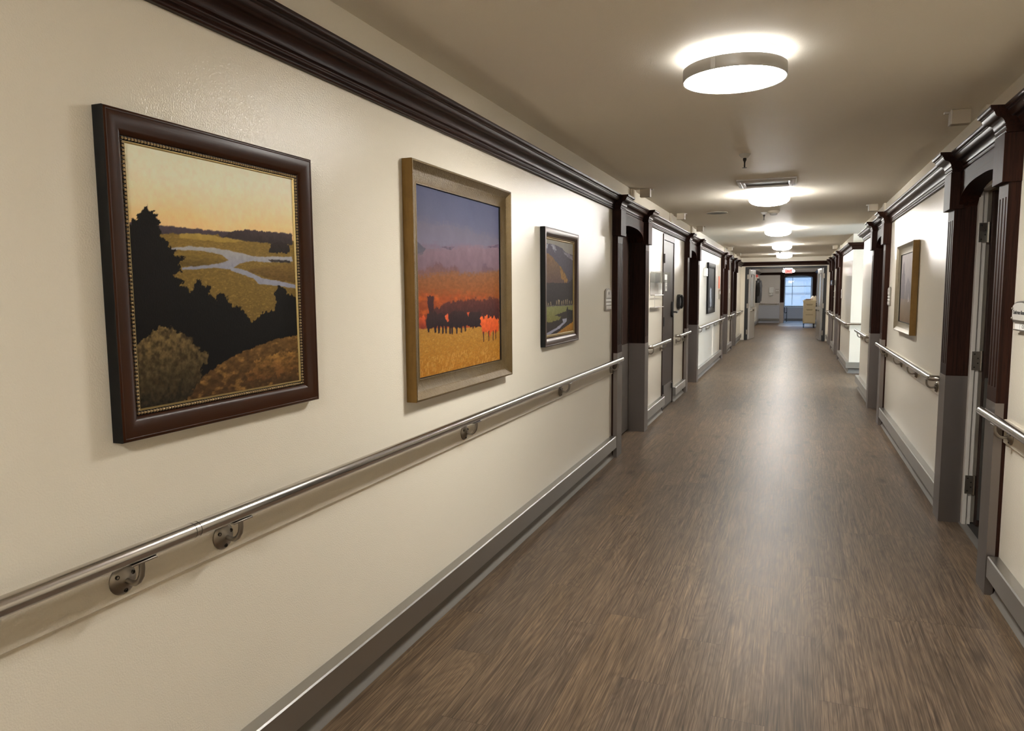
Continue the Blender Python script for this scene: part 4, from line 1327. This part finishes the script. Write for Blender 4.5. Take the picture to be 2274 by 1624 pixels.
sprinkler(1.117, 5.54, 'white sprinkler with a black head between the first light and the vent')
sprinkler(1.10, 9.68, 'small sprinkler with a dark head beside the smoke detector')
sprinkler(1.13, 19.2, 'distant sprinkler hanging just before the last corridor light')
t = thing('smoke_detector', 'cream smoke detector on the ceiling behind the second light', 'smoke detector', (1.215, 9.55, H))
obj('base', MB().lathe([(0.072, H), (0.072, H - 0.010), (0.062, H - 0.024), (0.050, H - 0.030), (0.0, H - 0.030)], (1.215, 9.55, 0), 'z', 32), M['cream_plastic'], t)
obj('sensor_head', MB().lathe([(0.048, H - 0.030), (0.040, H - 0.048), (0.030, H - 0.052), (0.0, H - 0.052)], (1.215, 9.55, 0), 'z', 24), M['greypanel'], t)
t = thing('ceiling_speaker', 'flat grey round speaker in the ceiling on the left', 'speaker', (0.55, 9.46, H))
obj('grille', MB().lathe([(0.118, H - 0.001), (0.118, H - 0.006), (0.0, H - 0.008)], (0.55, 9.46, 0), 'z', 40), M['speaker'], t)
obj('rim', MB().lathe([(0.130, H), (0.130, H - 0.005), (0.126, H - 0.008), (0.118, H - 0.006), (0.118, H)], (0.55, 9.46, 0), 'z', 40), M['greypanel'], t)


def call_light(side, y, label):
    z = H - 0.08
    X = lambda d: wx(side, d)
    t = thing('call_light', label, 'call light', (X(0), y, z), 'cream call lights above the doorways')
    obj('mounting_strip', MB().box(X(0.0), X(0.022), y - 0.07, y + 0.09, 2.276, H - 0.001), M['wall'], t, bevel=0.003)
    obj('housing', MB().box(X(0.078), X(0.168), y - 0.012, y + 0.05, H - 0.078, H - 0.001), M['callbox'], t, bevel=0.002)
    obj('lens', MB().box(X(0.168), X(0.176), y - 0.016, y + 0.05, H - 0.078, H - 0.001).box(X(0.176), X(0.20), y + 0.03, y + 0.05, H - 0.012, H - 0.001), M['whitepaint'], t, bevel=0.0015)


call_light('L', 6.98, 'cream call light over the first left doorway')
call_light('L', 9.32, 'cream call light above the brown service door')
call_light('L', 11.3, 'cream call light over the second left doorway')
call_light('L', 16.9, 'cream call light over the third left doorway')
call_light('L', 19.6, 'cream call light over the left doorway nearest the double doors')
call_light('R', 4.66, 'cream call light over the open doorway on the right')
call_light('R', 9.3, 'cream call light over the closed doorway before the lobby')
call_light('R', 17.4, 'cream call light over the right doorway just past the lobby')

# ------------------------------------------------------------------ signs and things on the walls
def arch_plate(mb, side, ya, yb, za, zb, rise, d0, d1, n=12):
    pts = [(ya, za), (yb, za)]
    for i in range(n + 1):
        a = PI * i / n
        pts.append(((ya + yb) / 2 + (yb - ya) / 2 * math.cos(a), zb - rise + rise * math.sin(a)))
    return mb.prism(pts, 'x', wx(side, d0), wx(side, d1))


def room_sign(side, ya, yb, za, zb, label):
    t = thing('room_sign', label, 'sign', (wx(side, 0), (ya + yb) / 2, za))
    obj('back_plate', arch_plate(MB(), side, ya, yb, za, zb, 0.03, 0.0, 0.012), M['castmetal'], t, bevel=0.001)
    e = 0.012
    h = zb - za
    obj('name_plate', arch_plate(MB(), side, ya + e, yb - e, za + h * 0.58, zb - e * 0.7, 0.024, 0.012, 0.017), M['whitepaint'], t)
    ym = (ya + yb) / 2
    obj('room_mark', MB().box(wx(side, 0.017), wx(side, 0.0176), ym - 0.010, ym + 0.010, za + h * 0.72, za + h * 0.84), M['blackmat'], t)
    for k in range(2):
        obj('name_slider', box(wx(side, 0.012), wx(side, 0.016), ya + e, yb - e, za + h * (0.26 + 0.16 * k), za + h * (0.26 + 0.16 * k) + h * 0.10), M['paper'], t)
    obj('foot_plate', box(wx(side, 0.012), wx(side, 0.017), ya + e, yb - e, za + 0.010, za + h * 0.22), M['whitepaint'], t, bevel=0.002)


room_sign('L', 5.905, 6.105, 1.307, 1.494, 'room sign with sliders beside the first left doorway')
room_sign('R', 8.43, 8.61, 1.30, 1.495, 'room sign beside the right doorway past the gold framed picture')
room_sign('R', 16.46, 16.66, 1.29, 1.49, 'room sign just past the lobby corner on the right')

t = thing('room_sign', 'Conference Room sign with an arched top at the right edge', 'sign', (W, 3.75, 1.28))
ya, yb = 3.615, 3.845
obj('back_plate', arch_plate(MB(), 'R', ya - 0.004, yb + 0.004, 1.318, 1.412, 0.026, 0.0, 0.024), M['castmetal'], t, bevel=0.0015)
obj('name_plate', arch_plate(MB(), 'R', ya + 0.006, yb - 0.004, 1.326, 1.403, 0.022, 0.024, 0.029), M['whitepaint'], t, bevel=0.001)
for yy in (ya + 0.016, yb - 0.012):
    for zz in (1.333, 1.376):
        obj('stud', MB().lathe([(0.0062, 0.0), (0.0062, -0.003), (0.004, -0.006), (0.0, -0.0068)], (W - 0.0285, yy, zz), 'x', 14), M['castmetal'], t)
text_mesh('lettering', 'Conference Room', 0.0235, M['blackmat'], t, ROT_R, (W - 0.0292, 3.737, 1.360), bold=0.0007)
obj('slider_holder', MB().box(W - 0.018, W, 3.62, 3.82, 1.278, 1.318).box(W - 0.026, W - 0.016, 3.615, 3.835, 1.281, 1.284).box(W - 0.026, W - 0.016, 3.615, 3.835, 1.314, 1.318), M['castmetal'], t)
obj('card', box(W - 0.021, W - 0.018, 3.745, 3.818, 1.285, 1.313), M['paper'], t)
c2 = obj('card', box(W - 0.021, W - 0.018, 3.632, 3.738, 1.285, 1.313), M['paper'], t)
text_mesh('card_lettering', 'C 12', 0.021, M['blackmat'], c2, ROT_R, (W - 0.0212, 3.69, 1.299), bold=0.0003)


def isolation_caddy(side, ya, yb, label, zt=1.685):
    X = lambda d: wx(side, d)
    t = thing('wall_caddy', label, 'wall caddy', (X(0), (ya + yb) / 2, zt - 0.4))
    cb = MB().box(X(0.004), X(0.006), ya, yb, zt - 0.12, zt).box(X(0.006), X(0.125), ya, ya + 0.003, zt - 0.12, zt).box(X(0.006), X(0.125), yb - 0.003, yb, zt - 0.12, zt)
    cb.box(X(0.122), X(0.125), ya, yb, zt - 0.12, zt).box(X(0.006), X(0.125), ya, yb, zt - 0.12, zt - 0.117)
    obj('clear_bin', cb, M['clear'], t)
    obj('bin_label', box(X(0.125), X(0.1265), ya + (yb - ya) * 0.35, ya + (yb - ya) * 0.6, zt - 0.09, zt - 0.03), M['paper'], t)
    obj('back_panel', box(X(0.0), X(0.004), ya, yb, zt - 0.255, zt - 0.02), M['greypanel'], t)
    obj('leaflet', box(X(0.004), X(0.03), yb - 0.09, yb, zt - 0.255, zt - 0.125), M['paper'], t)
    obj('wire_tray', MB().tube([(X(0.006), ya + 0.01, zt - 0.26), (X(0.05), ya + 0.01, zt - 0.26), (X(0.055), ya + 0.01, zt - 0.40), (X(0.02), ya + 0.01, zt - 0.40)], 0.004, 8)
        .tube([(X(0.006), yb - 0.03, zt - 0.26), (X(0.05), yb - 0.03, zt - 0.26)], 0.004, 8)
        .tube([(X(0.05), ya + 0.01, zt - 0.26), (X(0.05), yb - 0.03, zt - 0.26)], 0.005, 8)
        .box(X(0.0), X(0.055), ya, yb - 0.01, zt - 0.40, zt - 0.392), M['whitepaint'], t)
    return t


isolation_caddy('L', 7.96, 8.58, 'clear glove bin over a grey panel before the brown service door')
isolation_caddy('R', 18.35, 18.95, 'clear glove bin over a grey panel on the far right wall', 1.70)

# black telephone
t = thing('wall_telephone', 'black wall telephone beside the brown service door', 'telephone', (0, 10.05, 1.32))
pts = [(10.06 + 0.13 * math.copysign(abs(math.cos(a)) ** 0.5, math.cos(a)), 1.325 + 0.10 * math.copysign(abs(math.sin(a)) ** 0.7, math.sin(a))) for a in [2 * PI * k / 28 for k in range(28)]]
obj('body', MB().prism(pts, 'x', 0.0, 0.045), M['blackmat'], t, bevel=0.006)
obj('handset', MB().tube([(0.05, 9.98, 1.24), (0.068, 9.98, 1.27), (0.07, 9.98, 1.325), (0.068, 9.98, 1.38), (0.05, 9.98, 1.41)], [0.02, 0.019, 0.015, 0.019, 0.02], 14), M['black'], t)
obj('screen', box(0.0455, 0.048, 10.04, 10.15, 1.28, 1.375), M['greypanel'], t)
cd = [(0.03 + 0.012 * math.cos(k * 1.3), 9.92 - 0.03 * math.sin(k / 40 * PI), 1.38 - k * 0.0042 + 0.006 * math.sin(k * 1.3)) for k in range(41)]
obj('coiled_cord', MB().tube(cd, 0.0035, 6), M['black'], t)

t = thing('thermostat', 'small white wall box beside the black framed picture', 'wall box', (0, 13.05, 1.73))
obj('housing', box(0.0, 0.058, 12.98, 13.16, 1.725, 1.865), M['white'], t, bevel=0.008)
obj('slot', box(0.058, 0.0585, 13.0, 13.14, 1.75, 1.765), M['greypanel'], t)
t = thing('wall_notice', 'orange notice on the left wall before the third doorway', 'notice', (0, 15.9, 1.32))
obj('sheet', box(0.0, 0.004, 15.72, 15.98, 1.52, 1.775), M['orange'], t)
t = thing('room_sign', 'dark room sign below the orange notice on the left wall', 'sign', (0, 15.9, 1.32))
obj('back_plate', arch_plate(MB(), 'L', 15.80, 15.99, 1.30, 1.50, 0.03, 0.0, 0.02), M['castmetal'], t)
obj('name_plate', box(0.02, 0.023, 15.82, 15.97, 1.40, 1.46), M['paper'], t)
t = thing('room_sign', 'grey room sign between the third and fourth left doorways', 'sign', (0, 18.3, 1.3))
obj('back_plate', arch_plate(MB(), 'L', 18.2, 18.42, 1.28, 1.62, 0.05, 0.0, 0.02), M['greypanel'], t)
obj('name_plate', box(0.02, 0.023, 18.23, 18.39, 1.42, 1.52), M['paper'], t)

# ------------------------------------------------------------------ far hall
t = thing('exit_sign', 'lit red EXIT sign with twin lamps hanging near the end wall', 'exit sign', (1.28, 33.5, 2.2))
obj('housing', box(1.10, 1.40, 33.48, 33.54, 2.205, 2.385), M['white'], t, bevel=0.004)
obj('lit_panel', box(1.115, 1.385, 33.474, 33.48, 2.215, 2.375), M['redglow'], t)
tx = text_mesh('lettering', 'EXIT', 0.155, plain('dark_red_face', (0.25, 0.01, 0.01), 0.5), t, ROT_F, (1.25, 33.472, 2.296), bold=0.002)
lp = obj('lamp_bar', box(1.09, 1.41, 33.46, 33.54, 2.385, 2.44), M['whiteglow'], t, bevel=0.004)
for x in (1.055, 1.445):
    obj('lamp_head', MB().lathe([(0.0, -0.05), (0.045, -0.045), (0.06, 0.0), (0.035, 0.06), (0.0, 0.07)], (x, 33.50, 2.30), 'y', 20), M['whiteglow'], t)

t = thing('dispenser', 'white dispenser with a drip tray on the pale end wall', 'dispenser', (0.53, YBACK, 1.2))
obj('housing', box(0.43, 0.62, YBACK - 0.11, YBACK, 1.36, 1.62), M['white'], t, bevel=0.012)
obj('drip_tray', MB().lathe([(0.0, 1.235), (0.07, 1.24), (0.09, 1.27), (0.085, 1.275), (0.0, 1.262)], (0.53, YBACK - 0.095, 0), 'z', 20).box(0.50, 0.56, YBACK - 0.02, YBACK, 1.22, 1.37), M['white'], t)
t = thing('wall_plate', 'square wall plate with two round marks right of the dispenser', 'wall plate', (0.78, YBACK, 1.35))
obj('plate', box(0.70, 0.86, YBACK - 0.012, YBACK, 1.33, 1.55), M['greypanel'], t, bevel=0.003)
for x in (0.745, 0.815):
    obj('dial', MB().lathe([(0.028, YBACK - 0.012), (0.028, YBACK - 0.022), (0.0, YBACK - 0.024)], (x, 0, 1.47), 'y', 16), M['white'], t)


def coat(y, z0, z1, w, dpt, mat, label, seed):
    r = random.Random(seed)
    t = thing('hanging_coat', label, 'coat', (0, y, z1))
    rings = []
    n = 18
    for i in range(9):
        f = i / 8
        z = z1 + (z0 - z1) * f
        ww = w * (0.35 + 0.65 * min(1, f * 2.2)) * (1 - 0.12 * max(0, f - 0.6))
        dd = dpt * (0.5 + 0.5 * min(1, f * 2)) * (1 - 0.2 * f)
        ring = []
        for k in range(n):
            a = 2 * PI * k / n
            fold = 1 + 0.16 * math.sin(4 * a + seed) * f + 0.05 * r.random()
            ring.append((0.03 + dd / 2 + dd / 2 * math.cos(a) * fold, y + ww / 2 * math.sin(a) * fold, z))
        rings.append(ring)
    obj('body', MB().rings(rings, cap0=True, cap1=True), mat, t, ang=80)
    for s in (-1, 1):
        obj('sleeve', MB().tube([(0.05 + dpt / 2, y + s * w * 0.30, z1 - 0.10), (0.07 + dpt / 2, y + s * w * 0.50, z1 - 0.30), (0.06 + dpt / 2, y + s * w * 0.54, z1 - 0.62)], [0.05, 0.055, 0.04], 12), mat, t, ang=80)
    obj('hook', MB().tube([(0.0, y, z1 + 0.05), (0.06, y, z1 + 0.05), (0.07, y, z1 + 0.03), (0.06, y, z1 - 0.02)], 0.006, 8), M['chrome'], t)


coat(31.0, 0.98, 1.88, 0.55, 0.24, M['cloth'], 'long dark coat hanging on the left wall of the far hall', 3)
coat(32.2, 1.02, 1.98, 0.5, 0.22, plain('grey_cloth', (0.03, 0.03, 0.034), 0.9, var=0.3), 'dark grey coat hanging nearest the end wall', 8)
t = thing('fire_alarm', 'small red alarm box above the hanging coats', 'alarm', (0, 32.0, 2.05))
obj('housing', box(0, 0.06, 31.92, 32.10, 2.03, 2.13), M['red'], t, bevel=0.005)

# bent handle standing under the left side of the bay window
t = thing('walking_cane', 'dark walking cane with a curved grip below the window', 'cane', (1.15, 36.2, 0))
obj('shaft', MB().tube([(1.20, 36.3, 0.0), (1.20, 36.3, 0.62), (1.19, 36.3, 0.70)], 0.013, 10).tube([(1.10, 36.3, 0.68), (1.10, 36.3, 0.46), (1.125, 36.3, 0.42), (1.165, 36.3, 0.42), (1.20, 36.3, 0.46)], 0.016, 10), M['blackmat'], t)

# medication cart
cx0, cx1, cy0, cy1 = 1.85, 2.30, 30.65, 31.35
t = thing('supply_cart', 'beige drawer cart standing in front of the window on the right', 'cart', ((cx0 + cx1) / 2, (cy0 + cy1) / 2, 0))
obj('body', box(cx0, cx1, cy0, cy1, 0.17, 1.04), M['beige'], t, bevel=0.012)
obj('top', box(cx0 - 0.02, cx1 + 0.02, cy0 - 0.02, cy1 + 0.02, 1.04, 1.075), M['beige'], t, bevel=0.01)
for z0_, z1_ in ((0.80, 0.98), (0.58, 0.78)):
    dr = obj('drawer', box(cx0 + 0.05, cx1 - 0.05, cy0 - 0.02, cy0, z0_, z1_), M['beige'], t, bevel=0.006)
    obj('drawer_pull', MB().prism([(cx0 + 0.10, z1_ - 0.04), (cx1 - 0.10, z1_ - 0.04), (cx1 - 0.13, z1_ - 0.10), (cx0 + 0.13, z1_ - 0.10)], 'y', cy0 - 0.035, cy0 - 0.02), M['beigedk'], dr)
dr = obj('drawer', box(cx0 + 0.04, cx1 - 0.04, cy0 - 0.02, cy0, 0.20, 0.55), M['beige'], t, bevel=0.006)
obj('drawer_pull', box(cx0 + 0.09, cx1 - 0.09, cy0 - 0.03, cy0 - 0.02, 0.50, 0.53), M['beigedk'], dr)
obj('drawer_tag', box(cx0 + 0.17, cx0 + 0.24, cy0 - 0.024, cy0 - 0.02, 0.885, 0.925), M['red'], t)
obj('push_handle', MB().tube([(cx1, cy0 + 0.08, 0.93), (cx1 + 0.10, cy0 + 0.08, 0.95), (cx1 + 0.10, cy1 - 0.08, 0.95), (cx1, cy1 - 0.08, 0.93)], 0.014, 10), M['blackmat'], t)
obj('side_bin', box(cx1 + 0.002, cx1 + 0.10, cy0 + 0.10, cy0 + 0.42, 0.66, 0.90), M['blackmat'], t, bevel=0.006)
for x, m in ((cx0 + 0.03, M['blue']), (cx1 - 0.05, M['blackmat'])):
    for y in (cy0 + 0.05, cy1 - 0.05):
        cs = obj('caster', MB().box(x - 0.022, x + 0.022, y - 0.03, y + 0.03, 0.09, 0.172), m, t)
        obj('wheel', MB().lathe([(0.0, -0.016), (0.05, -0.016), (0.055, -0.008), (0.055, 0.008), (0.05, 0.016), (0.0, 0.016)], (x, y, 0.055), 'x', 18), m, cs)
ZT = 1.0755
for k, (x0_, x1_, col, lab) in enumerate(((1.87, 2.12, (0.10, 0.09, 0.085), 'dark binder lying at the bottom of the cart top pile'), (1.93, 2.19, (0.42, 0.26, 0.17), 'tan folder lying on the dark binder on the cart'))):
    tag(obj('folder', box(x0_, x1_, 30.68 + 0.02 * k, 31.02, ZT + 0.03 * k, ZT + 0.028 + 0.03 * k), plain('folder_cover', col, 0.5), None, ((x0_ + x1_) / 2, 30.85, ZT), 0.002), lab, 'folder', 'folders on the cart')
t = thing('plastic_jug', 'white rounded jug standing on the cart top', 'jug', (2.19, 31.12, ZT))
obj('body', MB().lathe([(0.0, ZT), (0.065, ZT), (0.075, ZT + 0.02), (0.075, ZT + 0.10), (0.05, ZT + 0.14), (0.025, ZT + 0.15), (0.0, ZT + 0.15)], (2.19, 31.12, 0), 'z', 20), M['whitepaint'], t)
obj('cap', MB().lathe([(0.028, ZT + 0.148), (0.028, ZT + 0.175), (0.0, ZT + 0.177)], (2.19, 31.12, 0), 'z', 14), M['white'], t)
tag(obj('paper_carton', MB().prism([(2.235, ZT), (2.31, ZT), (2.31, ZT + 0.15), (2.275, ZT + 0.19), (2.235, ZT + 0.13)], 'y', 30.75, 30.95), M['cream_plastic'], None, (2.27, 30.85, ZT), 0.003), 'cream carton at the right end of the cart top', 'carton')
